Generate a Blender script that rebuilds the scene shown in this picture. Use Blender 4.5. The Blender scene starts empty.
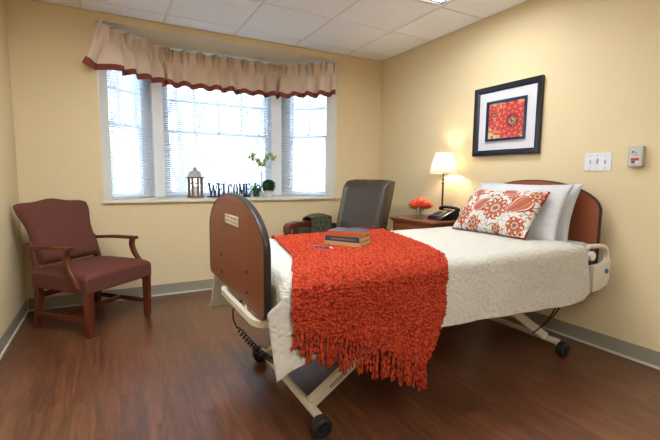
import bpy, bmesh, math, random
from mathutils import Vector, Matrix, noise
random.seed(7)
PI = math.pi
sc = bpy.context.scene
COL = sc.collection

# ------------------------------------------------------------------ materials
def mat(name, color=(.8, .8, .8), rough=.5, metal=0., spec=.5):
    m = bpy.data.materials.new(name); m.use_nodes = True
    b = m.node_tree.nodes['Principled BSDF']
    b.inputs['Base Color'].default_value = (*color, 1)
    b.inputs['Roughness'].default_value = rough
    b.inputs['Metallic'].default_value = metal
    b.inputs['Specular IOR Level'].default_value = spec
    return m
def N(m, t, **kw):
    n = m.node_tree.nodes.new(t)
    for k, v in kw.items():
        if k in n.inputs: n.inputs[k].default_value = v
        else: setattr(n, k, v)
    return n
def L(m, a, ao, b, bi): m.node_tree.links.new(a.outputs[ao], b.inputs[bi])
def B(m): return m.node_tree.nodes['Principled BSDF']
def coords(m, scale=(1, 1, 1), rot=(0, 0, 0)):
    tc = N(m, 'ShaderNodeTexCoord'); mp = N(m, 'ShaderNodeMapping')
    mp.inputs['Scale'].default_value = scale; mp.inputs['Rotation'].default_value = rot
    L(m, tc, 'Object', mp, 'Vector'); return mp
def ramp(m, src, out, stops):
    r = N(m, 'ShaderNodeValToRGB'); e = r.color_ramp.elements
    while len(e) < len(stops): e.new(.5)
    for el, (p, c) in zip(e, stops): el.position = p; el.color = (*c, 1)
    L(m, src, out, r, 'Fac'); return r
def bump(m, src, out, strength=.3, dist=.01):
    b = N(m, 'ShaderNodeBump'); b.inputs['Strength'].default_value = strength; b.inputs['Distance'].default_value = dist
    L(m, src, out, b, 'Height'); L(m, b, 'Normal', B(m), 'Normal'); return b
def noisy(name, c1, c2, scale=5, rough=.6, bs=.0, bd=.003, stretch=(1, 1, 1), spec=.5, detail=4):
    m = mat(name, c1, rough, spec=spec); mp = coords(m, stretch)
    n = N(m, 'ShaderNodeTexNoise', Scale=scale, Detail=detail); L(m, mp, 'Vector', n, 'Vector')
    r = ramp(m, n, 'Fac', [(.35, c1), (.65, c2)]); L(m, r, 'Color', B(m), 'Base Color')
    if bs: bump(m, n, 'Fac', bs, bd)
    return m
def wood(name, dark, light, axis='z', rough=.35, scale=14, spec=.5):
    st = {'x': (.08, 1, 1), 'y': (1, .08, 1), 'z': (1, 1, .08)}[axis]
    m = mat(name, light, rough, spec=spec); mp = coords(m, st)
    n = N(m, 'ShaderNodeTexNoise', Scale=scale, Detail=6, Roughness=.6, Distortion=.6); L(m, mp, 'Vector', n, 'Vector')
    r = ramp(m, n, 'Fac', [(.3, dark), (.7, light)]); L(m, r, 'Color', B(m), 'Base Color')
    return m
def fabric(name, c1, c2=None, scale=600, rough=.9, bs=.4, bd=.001):
    return noisy(name, c1, c2 or tuple(x * .9 for x in c1), scale, rough, bs, bd, spec=.15)
def vcol(name, rough=.8, spec=.2):
    m = mat(name, rough=rough, spec=spec); a = N(m, 'ShaderNodeAttribute', attribute_name='Col')
    L(m, a, 'Color', B(m), 'Base Color'); return m
def emis(name, color, strength):
    m = mat(name, color); b = B(m)
    b.inputs['Emission Color'].default_value = (*color, 1); b.inputs['Emission Strength'].default_value = strength; return m

M = {}
WALLC = (.765, .63, .395)
M['wall'] = noisy('wall_paint', WALLC, tuple(c * .97 for c in WALLC), 120, .75, .25, .0008, spec=.25)
M['tile'] = noisy('ceiling_tile_face', (.90, .92, .96), (.84, .86, .90), 260, .95, .5, .002, spec=.1)
M['grid'] = mat('ceiling_grid_paint', (.72, .69, .62), .5)
M['ivory'] = mat('ivory_trim_paint', (.72, .68, .56), .4)
M['white_trim'] = mat('white_window_vinyl', (.90, .92, .95), .35)
M['base_vinyl'] = mat('grey_base_vinyl', (.30, .275, .215), .5)
M['caulk'] = mat('pale_base_toe', (.66, .62, .52), .5)
M['cream_metal'] = mat('cream_enamel', (.66, .61, .50), .35)
M['cream_plastic'] = mat('cream_plastic', (.68, .64, .54), .4)
M['black'] = mat('black_rubber', (.012, .012, .013), .45)
M['black_gloss'] = mat('black_plastic', (.010, .011, .014), .22)
M['dark_edge'] = mat('dark_edge_band', (.028, .020, .018), .42, spec=.3)
M['board'] = wood('cherry_laminate', (.165, .046, .018), (.235, .074, .030), 'z', .38, 9)
M['board_h'] = wood('cherry_laminate_head', (.22, .055, .022), (.30, .085, .034), 'z', .35, 9)
M['chairwood'] = wood('mahogany_chair_wood', (.075, .014, .006), (.17, .036, .014), 'z', .28, 20)
M['standwood'] = wood('nightstand_wood', (.16, .045, .018), (.32, .10, .038), 'y', .25, 12)
M['maroon'] = fabric('maroon_upholstery', (.140, .047, .036), (.115, .040, .031), 500)
M['leather'] = noisy('brown_leather', (.078, .056, .036), (.054, .040, .027), 90, .26, .25, .001)
M['green_weave'] = noisy('green_patterned_cover', (.03, .05, .04), (.15, .13, .07), 60, .9, .3, .002, spec=.1, detail=2)
M['sheet'] = fabric('white_sheet', (.62, .64, .68), (.58, .60, .64), 300, .85, .1)
M['pillowcase'] = noisy('white_pillowcase', (.60, .61, .63), (.57, .58, .61), 12, .8, .35, .01, spec=.2)
M['red_book'] = mat('orange_book_cloth', (.50, .10, .02), .6)
M['blue_book'] = mat('dark_blue_book_cloth', (.02, .05, .09), .55)
M['slate'] = mat('slate_blue_cover', (.07, .08, .15), .35)
M['tan_book'] = mat('tan_book_cloth', (.50, .33, .14), .6)
M['paper'] = noisy('page_edges', (.66, .50, .28), (.5, .36, .2), 300, .8, stretch=(1, 1, 40))
M['gilt'] = mat('yellow_page_edges', (.62, .34, .04), .5)
M['gold'] = mat('worn_gold_lettering', (.35, .20, .06), .5)
M['bronze'] = mat('bronze_lamp_metal', (.10, .065, .045), .32, .8)
M['chrome'] = mat('chrome', (.6, .6, .6), .2, 1)
M['white_plastic'] = mat('white_plastic', (.78, .80, .86), .35)
M['grey_box'] = mat('grey_device_plastic', (.50, .50, .47), .45)
M['navy_frame'] = mat('blue_black_frame_lip', (.010, .022, .065), .25)
M['frame_black'] = mat('black_picture_frame', (.012, .010, .010), .3)
M['mat_board'] = mat('pale_mat_board', (.66, .66, .70), .8)
M['welcome'] = mat('navy_sign_letters', (.012, .018, .05), .45)
M['letter_edge'] = mat('navy_letter_edge', (.03, .045, .10), .5)
M['lantern_wood'] = wood('weathered_lantern_wood', (.16, .09, .05), (.30, .19, .12), 'z', .7, 40)
M['zinc'] = noisy('galvanised_metal', (.55, .53, .52), (.40, .38, .37), 60, .5)
M['candle'] = mat('ivory_candle', (.8, .76, .66), .6)
M['pot'] = mat('white_pot', (.75, .76, .74), .4)
M['leaf'] = noisy('green_leaf', (.015, .09, .022), (.03, .15, .05), 40, .5)
M['leaf_dark'] = noisy('dark_green_leaf', (.008, .055, .022), (.015, .09, .035), 40, .5)
M['stem'] = mat('green_stem', (.10, .16, .05), .6)
M['petal_green'] = noisy('pale_green_petal', (.30, .46, .17), (.46, .56, .28), 30, .6)
M['petal_red'] = mat('wine_flower_lip', (.30, .03, .05), .6)
M['petal_orange'] = noisy('orange_red_petal', (.62, .045, .015), (.80, .13, .03), 20, .6)
M['teal'] = mat('teal_release_button', (.0, .25, .33), .35)
M['red'] = mat('red_label', (.55, .02, .02), .4)
M['valance'] = noisy('tan_valance_cloth', (.80, .655, .54), (.74, .60, .49), 250, .9, .2, .001, spec=.1)
M['valance_band'] = fabric('brick_red_band', (.28, .075, .055), (.24, .062, .045), 250)
M['rod'] = mat('pale_green_white_rail', (.62, .70, .64), .4)
M['bark'] = noisy('grey_bark', (.42, .42, .44), (.52, .52, .54), 20, .9)
M['snow'] = noisy('dull_winter_grass', (.24, .26, .25), (.32, .33, .33), .8, .9)
M['house'] = mat('distant_siding', (.55, .62, .70), .8)

# blind slats: thin translucent white
m = M['slat'] = mat('white_blind_slat', (.88, .91, .95), .45)
tr = N(m, 'ShaderNodeBsdfTranslucent'); tr.inputs['Color'].default_value = (.9, .95, 1, 1)
mx = N(m, 'ShaderNodeMixShader'); mx.inputs[0].default_value = .5
L(m, B(m), 'BSDF', mx, 1); L(m, tr, 'BSDF', mx, 2); L(m, mx, 'Shader', m.node_tree.nodes['Material Output'], 'Surface')
# lamp shade: translucent cloth, lit by the bulb inside
m = M['shade'] = mat('cream_lamp_shade', (.86, .84, .78), .8)
tr = N(m, 'ShaderNodeBsdfTranslucent'); tr.inputs['Color'].default_value = (.96, .92, .82, 1)
mx = N(m, 'ShaderNodeMixShader'); mx.inputs[0].default_value = .6
L(m, B(m), 'BSDF', mx, 1); L(m, tr, 'BSDF', mx, 2); L(m, mx, 'Shader', m.node_tree.nodes['Material Output'], 'Surface')
# thin clear glass
def thin_glass(name, tint=(.97, .985, 1), gl=.04):
    m = mat(name); t = N(m, 'ShaderNodeBsdfTransparent'); t.inputs['Color'].default_value = (*tint, 1)
    g = N(m, 'ShaderNodeBsdfGlossy', Roughness=.03); x = N(m, 'ShaderNodeMixShader'); x.inputs[0].default_value = gl
    L(m, t, 'BSDF', x, 1); L(m, g, 'BSDF', x, 2); L(m, x, 'Shader', m.node_tree.nodes['Material Output'], 'Surface'); return m
M['pane'] = thin_glass('window_glass')
M['vase_glass'] = thin_glass('clear_vase_glass', (.96, .98, .98), .12)
M['bulb'] = emis('lamp_bulb_glow', (1, .86, .66), 75)
M['diffuser'] = emis('troffer_diffuser', (.90, .96, 1.0), 12)

# floor planks running away from the camera
m = M['floor'] = mat('red_brown_plank_floor', rough=.33, spec=.95)
mp = coords(m, (1, 1, 1), (0, 0, PI / 2))
bk = N(m, 'ShaderNodeTexBrick', offset=.37, offset_frequency=2)
for k, v in (('Scale', 1), ('Brick Width', .92), ('Row Height', .10), ('Mortar Size', .0012), ('Mortar Smooth', .1), ('Bias', 0)): bk.inputs[k].default_value = v
bk.inputs['Color1'].default_value = (0, 0, 0, 1); bk.inputs['Color2'].default_value = (1, 1, 1, 1); bk.inputs['Mortar'].default_value = (.4, .4, .4, 1)
L(m, mp, 'Vector', bk, 'Vector')
# offset the grain per plank
mul = N(m, 'ShaderNodeVectorMath', operation='MULTIPLY_ADD'); mul.inputs[1].default_value = (7, 7, 7)
L(m, bk, 'Color', mul, 0); L(m, mp, 'Vector', mul, 2)
sp = N(m, 'ShaderNodeMapping'); sp.inputs['Scale'].default_value = (1.6, 16, 1); L(m, mul, 'Vector', sp, 'Vector')
n1 = N(m, 'ShaderNodeTexNoise', Scale=2.2, Detail=7, Roughness=.62, Distortion=.9); L(m, sp, 'Vector', n1, 'Vector')
r1 = ramp(m, n1, 'Fac', [(.30, (.066, .022, .011)), (.5, (.118, .041, .019)), (.70, (.20, .077, .034))])
r2 = ramp(m, bk, 'Color', [(0, (.76, .74, .74)), (1, (1.15, 1.13, 1.08))])
mm = N(m, 'ShaderNodeMix', data_type='RGBA', blend_type='MULTIPLY'); mm.inputs[0].default_value = 1
L(m, r1, 'Color', mm, 6); L(m, r2, 'Color', mm, 7)
m2 = N(m, 'ShaderNodeMix', data_type='RGBA'); m2.inputs[7].default_value = (.045, .016, .010, 1)
L(m, bk, 'Fac', m2, 0); L(m, mm, 2, m2, 6); L(m, m2, 2, B(m), 'Base Color')
rr = N(m, 'ShaderNodeMapRange'); rr.inputs['To Min'].default_value = .26; rr.inputs['To Max'].default_value = .38
L(m, n1, 'Fac', rr, 'Value'); L(m, rr, 'Result', B(m), 'Roughness')
bump(m, n1, 'Fac', .03, .0003)

# quilted bedspread
m = M['quilt'] = mat('white_quilted_cotton', (.62, .60, .545), .9, spec=.15)
mp = coords(m, (1, 1, 1)); nz = N(m, 'ShaderNodeTexNoise', Scale=9, Detail=2); L(m, mp, 'Vector', nz, 'Vector')
ad = N(m, 'ShaderNodeMix', data_type='RGBA'); ad.inputs[0].default_value = .12; L(m, mp, 'Vector', ad, 6); L(m, nz, 'Color', ad, 7)
v1 = N(m, 'ShaderNodeTexVoronoi', Scale=34, feature='DISTANCE_TO_EDGE'); L(m, ad, 2, v1, 'Vector')
r = ramp(m, v1, 'Distance', [(0, (0, 0, 0)), (.28, (1, 1, 1))]); bump(m, r, 'Color', .55, .006)
# knitted throw
m = M['throw'] = mat('orange_red_boucle_yarn', (.55, .06, .016), .9, spec=.1)
mp = coords(m); v1 = N(m, 'ShaderNodeTexVoronoi', Scale=95); L(m, mp, 'Vector', v1, 'Vector')
r = ramp(m, v1, 'Distance', [(.1, (.66, .086, .032)), (.75, (.27, .024, .011))]); L(m, r, 'Color', B(m), 'Base Color')
inv = N(m, 'ShaderNodeMath', operation='SUBTRACT'); inv.inputs[0].default_value = 1; L(m, v1, 'Distance', inv, 1)
bump(m, inv, 'Value', .7, .006)
M['art'] = vcol('dahlia_print', .5); M['paisley'] = vcol('paisley_cotton', .85)

# ------------------------------------------------------------------ mesh helpers
class MB:
    def __init__(s): s.bm = bmesh.new()
    def box(s, c, d, rot=None, bev=0):
        r = bmesh.ops.create_cube(s.bm, size=1); vs = r['verts']
        bmesh.ops.scale(s.bm, vec=d, verts=vs)
        if bev:
            es = list({e for v in vs for e in v.link_edges})
            q = bmesh.ops.bevel(s.bm, geom=es, offset=bev, segments=2, affect='EDGES', profile=.6)
            vs = list({v for f in q['faces'] for v in f.verts} | {v for v in vs if v.is_valid})
        mtx = Matrix.Translation(c) @ (rot.to_4x4() if rot else Matrix.Identity(4))
        bmesh.ops.transform(s.bm, matrix=mtx, verts=vs); return s
    def b2(s, a, b, bev=0):
        return s.box([(a[i] + b[i]) / 2 for i in range(3)], [abs(b[i] - a[i]) for i in range(3)], bev=bev)
    def tube(s, pts, r, seg=10, caps=True, closed=False):
        pts = [Vector(p) for p in pts]; n = len(pts); rs = r if isinstance(r, (list, tuple)) else [r] * n
        rings = []; up = None
        for i, p in enumerate(pts):
            if closed: t = pts[(i + 1) % n] - pts[i - 1]
            else: t = pts[min(i + 1, n - 1)] - pts[max(i - 1, 0)]
            t.normalize()
            if up is None:
                a = Vector((0, 0, 1)) if abs(t.z) < .9 else Vector((1, 0, 0)); up = t.cross(a).normalized()
            up = (up - t * up.dot(t)).normalized(); w = t.cross(up)
            rings.append([s.bm.verts.new(p + (up * math.cos(k * 2 * PI / seg) + w * math.sin(k * 2 * PI / seg)) * rs[i]) for k in range(seg)])
        for i in range(n if closed else n - 1):
            A, Bq = rings[i], rings[(i + 1) % n]
            for k in range(seg): s.bm.faces.new((A[k], A[(k + 1) % seg], Bq[(k + 1) % seg], Bq[k]))
        if caps and not closed:
            s.bm.faces.new(rings[0][::-1]); s.bm.faces.new(rings[-1])
        return s
    def lathe(s, prof, c=(0, 0, 0), seg=24, capb=True, capt=True, mtx=None):
        rings = []
        for (r, z) in prof:
            ring = []
            for k in range(seg):
                a = 2 * PI * k / seg; v = Vector((r * math.cos(a), r * math.sin(a), z))
                if mtx: v = mtx @ v
                ring.append(s.bm.verts.new(v + Vector(c)))
            rings.append(ring)
        for A, Bq in zip(rings, rings[1:]):
            for k in range(seg): s.bm.faces.new((A[k], A[(k + 1) % seg], Bq[(k + 1) % seg], Bq[k]))
        if capb: s.bm.faces.new(rings[0][::-1])
        if capt: s.bm.faces.new(rings[-1])
        return s
    def prism(s, pts, fn0, fn1):
        a = [s.bm.verts.new(fn0(*p)) for p in pts]; b = [s.bm.verts.new(fn1(*p)) for p in pts]
        s.bm.faces.new(a[::-1]); s.bm.faces.new(b); n = len(pts)
        for i in range(n): s.bm.faces.new((a[i], a[(i + 1) % n], b[(i + 1) % n], b[i]))
        return s
    def grid(s, nu, nv, fn):
        g = [[s.bm.verts.new(fn(i / nu, j / nv)) for j in range(nv + 1)] for i in range(nu + 1)]
        for i in range(nu):
            for j in range(nv): s.bm.faces.new((g[i][j], g[i + 1][j], g[i + 1][j + 1], g[i][j + 1]))
        return g
    def blob(s, c, r, sub=2, scale=(1, 1, 1), rot=None):
        q = bmesh.ops.create_icosphere(s.bm, subdivisions=sub, radius=r)
        mtx = Matrix.Translation(c) @ (rot.to_4x4() if rot else Matrix.Identity(4)) @ Matrix.Diagonal((*scale, 1))
        bmesh.ops.transform(s.bm, matrix=mtx, verts=q['verts']); return s
    def build(s, name, mt, parent=None, smooth=None, bevel=0, thick=0, colfn=None, segs=2, sub=0):
        bmesh.ops.recalc_face_normals(s.bm, faces=s.bm.faces)
        me = bpy.data.meshes.new(name)
        if colfn:
            lay = s.bm.verts.layers.float_color.new('Col')
            for v in s.bm.verts: v[lay] = (*colfn(v.co), 1)
        s.bm.to_mesh(me); s.bm.free(); me.materials.append(mt)
        if smooth is not None:
            me.shade_smooth()
            if smooth < 180: me.set_sharp_from_angle(angle=math.radians(smooth))
        o = bpy.data.objects.new(name, me); COL.objects.link(o)
        if parent: o.parent = parent
        if thick: q = o.modifiers.new('thickness', 'SOLIDIFY'); q.thickness = thick; q.offset = 0
        if bevel: q = o.modifiers.new('bevel', 'BEVEL'); q.width = bevel; q.segments = segs; q.limit_method = 'ANGLE'
        if sub: q = o.modifiers.new('sub', 'SUBSURF'); q.levels = q.render_levels = sub
        return o
def tag(o, label=None, cat=None, group=None, kind=None):
    if label: o['label'] = label
    if cat: o['category'] = cat
    if group: o['group'] = group
    if kind: o['kind'] = kind
    return o
def thing(name, label, cat, loc=(0, 0, 0), rz=0, group=None, rot=None):
    o = bpy.data.objects.new(name, None); COL.objects.link(o); o.empty_display_size = .05
    o.location = loc; o.rotation_euler = rot or (0, 0, rz); return tag(o, label, cat, group)
def struct(o): o['kind'] = 'structure'; return o
def copy_tree(o, parent=None):
    c = o.copy(); COL.objects.link(c); c.parent = parent
    for ch in list(o.children): copy_tree(ch, c)
    return c
def bez(p0, p1, p2, p3, n=12):
    P = [Vector(p) for p in (p0, p1, p2, p3)]; out = []
    for i in range(n + 1):
        t = i / n; u = 1 - t; out.append(P[0] * u**3 + P[1] * 3 * u * u * t + P[2] * 3 * u * t * t + P[3] * t**3)
    return out
def spline(pts, n=8):
    pts = [Vector(p) for p in pts]; out = []
    for i in range(len(pts) - 1):
        a, b, c, d = pts[max(i - 1, 0)], pts[i], pts[i + 1], pts[min(i + 2, len(pts) - 1)]
        for k in range(n):
            t = k / n; out.append(.5 * ((2 * b) + (c - a) * t + (2 * a - 5 * b + 4 * c - d) * t * t + (3 * b - a - 3 * c + d) * t**3))
    out.append(pts[-1]); return out
def lerp(a, b, t): return a + (b - a) * t
def interp(tab, x):
    if x <= tab[0][0]: return tab[0][1]
    for (a, va), (b, vb) in zip(tab, tab[1:]):
        if x <= b: return va + (vb - va) * (x - a) / (b - a)
    return tab[-1][1]
def sm(t): t = max(0, min(1, t)); return t * t * (3 - 2 * t)

# ------------------------------------------------------------------ room dimensions
XL, XR, YB, YF, ZC = -.63, 2.774, 3.912, -1.9, 2.404
OX0, OX1, SZ, OZ = -.06, 2.20, .875, 2.345       # window opening
WT = .13
# walls
struct(MB().b2((XL - .2, YF - .2, -.1), (XR + .2, YB + .05, 0)).build('floor', M['floor']))
w = MB(); w.b2((XL - .12, YB, -.1), (OX0, YB + WT, 2.7)); w.b2((OX1, YB, -.1), (XR + .12, YB + WT, 2.7))
w.b2((OX0, YB, -.1), (OX1, YB + WT, SZ - .022)); w.b2((OX0, YB, OZ), (OX1, YB + WT, 2.7))
struct(w.build('wall_back', M['wall']))
struct(MB().b2((XL - .12, YF - .12, -.1), (XL, YB, 2.7)).build('wall_left', M['wall']))
struct(MB().b2((XR, YF - .12, -.1), (XR + .12, YB, 2.7)).build('wall_right', M['wall']))
struct(MB().b2((XL, YF - .12, -.1), (XR, YF, 2.7)).build('wall_front', M['wall']))
# ceiling tiles with recessed grid
T = .6096; TX, TY = 2.2917, 3.6876
gap = .009
troffers = [(TX - T, TX, TY - 3 * T, TY - 2 * T), (TX - 4 * T, TX - 3 * T, TY - 4 * T, TY - 2 * T), (TX - 3 * T, TX - 2 * T, TY - 8 * T, TY - 6 * T)]  # first panel is in view; the other two are added as fill light
cm = MB(); cm.b2((XL, YF, ZC + .02), (XR, YB, ZC + .04))
i0 = int((XL - TX) / T) - 1
for i in range(i0, 2):
    for j in range(-1, 11):
        x0, x1 = TX + (i - 1) * T, TX + i * T; y1, y0 = TY - (j - 1) * T, TY - j * T
        y1 = TY - (j) * T + T if j else TY + T
        x0c, x1c, y0c, y1c = max(x0, XL), min(x1, XR), max(y0, YF), min(y1, YB)
        if x1c - x0c < .03 or y1c - y0c < .03: continue
        if any(a - .01 < (x0c + x1c) / 2 < b + .01 and c - .01 < (y0c + y1c) / 2 < d + .01 for a, b, c, d in troffers): continue
        cm.b2((x0c + (gap if x0c == x0 else 0), y0c + (gap if y0c == y0 else 0), ZC), (x1c - (gap if x1c == x1 else 0), y1c - (gap if y1c == y1 else 0), ZC + .022))
struct(cm.build('ceiling', M['tile']))
g = MB()
for i in range(-6, 2):
    x = TX + i * T
    if XL < x < XR: g.b2((x - gap - .002, YF, ZC + .006), (x + gap + .002, YB, ZC + .018))
for j in range(-1, 11):
    y = TY - j * T
    if YF < y < YB: g.b2((XL, y - gap - .002, ZC + .007), (XR, y + gap + .002, ZC + .0185))
struct(g.build('trim_1', M['grid']))
g = MB()   # wall angle
for a, b in (((XL, YB - .02, ZC - .004), (XR, YB, ZC)), ((XR - .02, YF, ZC - .004), (XR, YB - .02, ZC)), ((XL, YF, ZC - .004), (XL + .02, YB - .02, ZC))): g.b2(a, b)
struct(g.build('trim_2', mat('wall_angle_paint', (.60, .56, .46), .5)))
# baseboards
BH = .101
def base(name, a, b, nrm):
    nx, ny = nrm; t = .006
    o = MB(); o.b2((min(a[0], b[0], a[0] + nx * t, b[0] + nx * t), min(a[1], b[1], a[1] + ny * t, b[1] + ny * t), .012),
                   (max(a[0], b[0], a[0] + nx * t, b[0] + nx * t), max(a[1], b[1], a[1] + ny * t, b[1] + ny * t), BH))
    o = struct(o.build(name, M['base_vinyl'], bevel=.002)); t = .014
    q = MB(); q.b2((min(a[0], b[0], a[0] + nx * t, b[0] + nx * t), min(a[1], b[1], a[1] + ny * t, b[1] + ny * t), 0),
                   (max(a[0], b[0], a[0] + nx * t, b[0] + nx * t), max(a[1], b[1], a[1] + ny * t, b[1] + ny * t), .013))
    q.build('toe_strip', M['caulk'], o)
base('baseboard_back', (XL + .014, YB), (XR - .014, YB), (0, -1)); base('baseboard_left', (XL, YF), (XL, YB), (1, 0))
base('baseboard_right', (XR, YF), (XR, YB), (-1, 0)); base('baseboard_front', (XL + .014, YF), (XR - .014, YF), (0, 1))

# ------------------------------------------------------------------ bay window
Bp, Cp, Dp, Ep = Vector((.0, 4.045)), Vector((.42, 4.46)), Vector((1.72, 4.46)), Vector((2.15, 4.045))
poly = [(OX0, YB + .001), (OX0, YB + WT), (Bp.x - .03, Bp.y + .02), (Cp.x - .03, Cp.y + .06), (Dp.x + .03, Dp.y + .06), (Ep.x + .03, Ep.y + .02), (OX1, YB + WT), (OX1, YB + .001)]
struct(MB().prism([(OX0 + .001, YB + .003)] + [(OX0 + .001, YB + WT)] + poly[2:6] + [(OX1 - .001, YB + WT), (OX1 - .001, YB + .003)], lambda x, y: (x, y, OZ - .002), lambda x, y: (x, y, OZ + .3)).build('trim_3', mat('soffit_paint', (.70, .62, .47), .75)))
# sill board with nosing
sp_ = [(OX0 - .012, YB - .028), (OX0 - .012, YB), (OX0, YB)] + poly[1:7] + [(OX1, YB), (OX1 + .012, YB), (OX1 + .012, YB - .028)]
sp_ = [(OX0 - .012, YB - .028), (OX0 - .012, YB - .001), (OX0 + .001, YB - .001), (OX0 + .001, YB + WT)] + poly[2:6] + [(OX1 - .001, YB + WT), (OX1 - .001, YB - .001), (OX1 + .012, YB - .001), (OX1 + .012, YB - .028)]
struct(MB().prism(sp_, lambda x, y: (x, y, SZ - .022), lambda x, y: (x, y, SZ)).build('trim_4', M['ivory'], bevel=.004))
# bay underside wall
struct(MB().prism(poly[1:7], lambda x, y: (x, y, -.1), lambda x, y: (x, y, SZ - .023)).build('wall_bay', M['wall']))
# jambs
def jamb(n, x0, b, sgn):
    pts = [(x0, YB - .004), (x0 + sgn * .012, YB - .004), (b.x + sgn * .012, b.y), (b.x, b.y + .03), (x0, b.y + .03)]
    struct(MB().prism(pts, lambda x, y: (x, y, SZ), lambda x, y: (x, y, OZ)).build('trim_%d' % n, M['ivory']))
jamb(5, OX0, Bp, 1); jamb(6, OX1, Ep, -1)
for n, P in ((7, Cp), (8, Dp)):
    s_ = -1 if n == 7 else 1
    rot = Matrix.Rotation(math.radians(22.5 if n == 7 else -22.5), 3, 'Z')
    struct(MB().box((P.x, P.y + .02, (SZ + OZ) / 2), (.11, .13, OZ - SZ), rot).build('trim_%d' % n, M['white_trim'], bevel=.004))

def window(n, P0, P1, lm, rm, cols, post_l, post_r):
    d = P1 - P0; Lw = d.length; ang = math.atan2(d.y, d.x)
    o = bpy.data.objects.new('window_%d' % n, None); COL.objects.link(o); o.location = (P0.x, P0.y, SZ); o.rotation_euler = (0, 0, ang); o['kind'] = 'structure'
    H = OZ - SZ; a, b = post_l, Lw - post_r
    f = MB(); y0, y1 = .03, .12
    f.b2((a, y0, 0), (a + lm, y1, H)); f.b2((b - rm, y0, 0), (b, y1, H)); f.b2((a + lm, y0, 0), (b - rm, y1, .022)); f.b2((a + lm, y0, H - .04), (b - rm, y1, H))
    f.build('frame', M['white_trim'], o, bevel=.003)
    a2, b2 = a + lm, b - rm; mid = 1.548 - SZ
    def sash(name, z0, z1, yy, bot, top):
        q = MB(); q.b2((a2, yy, z0), (a2 + .024, yy + .028, z1)); q.b2((b2 - .024, yy, z0), (b2, yy + .028, z1))
        q.b2((a2 + .024, yy, z0), (b2 - .024, yy + .028, z0 + bot)); q.b2((a2 + .024, yy, z1 - top), (b2 - .024, yy + .028, z1))
        sobj = q.build(name, M['white_trim'], o, bevel=.003)
        MB().b2((a2 + .022, yy + .012, z0 + bot - .002), (b2 - .022, yy + .016, z1 - top + .002)).build('pane', M['pane'], sobj)
        return sobj
    up = sash('upper_sash', mid - .015, H - .04, .075, .03, .03)
    lo = sash('lower_sash', .022, mid + .015, .043, .034, .03)
    q = MB(); zt = H - .07
    for k in range(1, cols): x = lerp(a2 + .032, b2 - .032, k / cols); q.b2((x - .011, .081, mid), (x + .011, .097, zt))
    zz = 1.868 - SZ; q.b2((a2 + .03, .08, zz - .011), (b2 - .03, .098, zz + .011))
    q.build('muntins', M['white_trim'], up)
    MB().box(((a2 + b2) / 2, .036, mid + .02), (.05, .018, .014), bev=.004).build('sash_lock', M['white_plastic'], lo)
    return o
window(1, Bp, Cp, .012, .13, 2, .002, .03)
window(2, Cp, Dp, .065, .065, 4, .045, .045)
window(3, Dp, Ep, .12, .012, 2, .03, .002)

def blind(label, P0, P1, i0, i1):
    d = P1 - P0; Lw = d.length; ang = math.atan2(d.y, d.x)
    o = thing('window_blind', label, 'blind', (P0.x, P0.y, SZ), ang, 'mini blinds in the bay window')
    x0, x1 = i0, Lw - i1; H = OZ - SZ
    MB().b2((x0, -.012, H - .032), (x1, .018, H - .004), bev=.002).build('head_rail', M['white_plastic'], o)
    MB().box(((x0 + x1) / 2, .003, .02), (x1 - x0, .026, .014), bev=.003).build('bottom_rail', M['white_plastic'], o)
    s_ = MB(); z = .045; rot = Matrix.Rotation(math.radians(-24), 3, 'X')
    while z < H - .04:
        q = rot @ Vector((0, .0115, 0)); c = Vector((0, .003, z))
        vs = [s_.bm.verts.new(p) for p in (Vector((x0, 0, 0)) + c - q, Vector((x1, 0, 0)) + c - q, Vector((x1, 0, .0022)) + c, Vector((x0, 0, .0022)) + c, Vector((x1, 0, 0)) + c + q, Vector((x0, 0, 0)) + c + q)]
        s_.bm.faces.new((vs[0], vs[1], vs[2], vs[3])); s_.bm.faces.new((vs[3], vs[2], vs[4], vs[5])); z += .0205
    s_.build('slats', M['slat'], o, smooth=180, thick=.0004)
    k = max(2, round((x1 - x0) / .4))
    for i in range(k):
        x = lerp(x0 + .06, x1 - .06, i / (k - 1))
        MB().tube([(x, -.0095, .02), (x, -.0095, H - .02)], .0009, 5).build('ladder_cord', M['white_plastic'], o)
    MB().tube([(x0 + .04, -.022, H - .5), (x0 + .04, -.018, H - .03)], .003, 6).build('tilt_wand', M['vase_glass'], o)
blind('white mini blind of the left angled bay window', Bp, Cp, .02, .045)
blind('wide white mini blind of the centre bay window, behind the sill ornaments', Cp, Dp, .075, .075)
blind('white mini blind of the right angled bay window', Dp, Ep, .045, .02)

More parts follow.
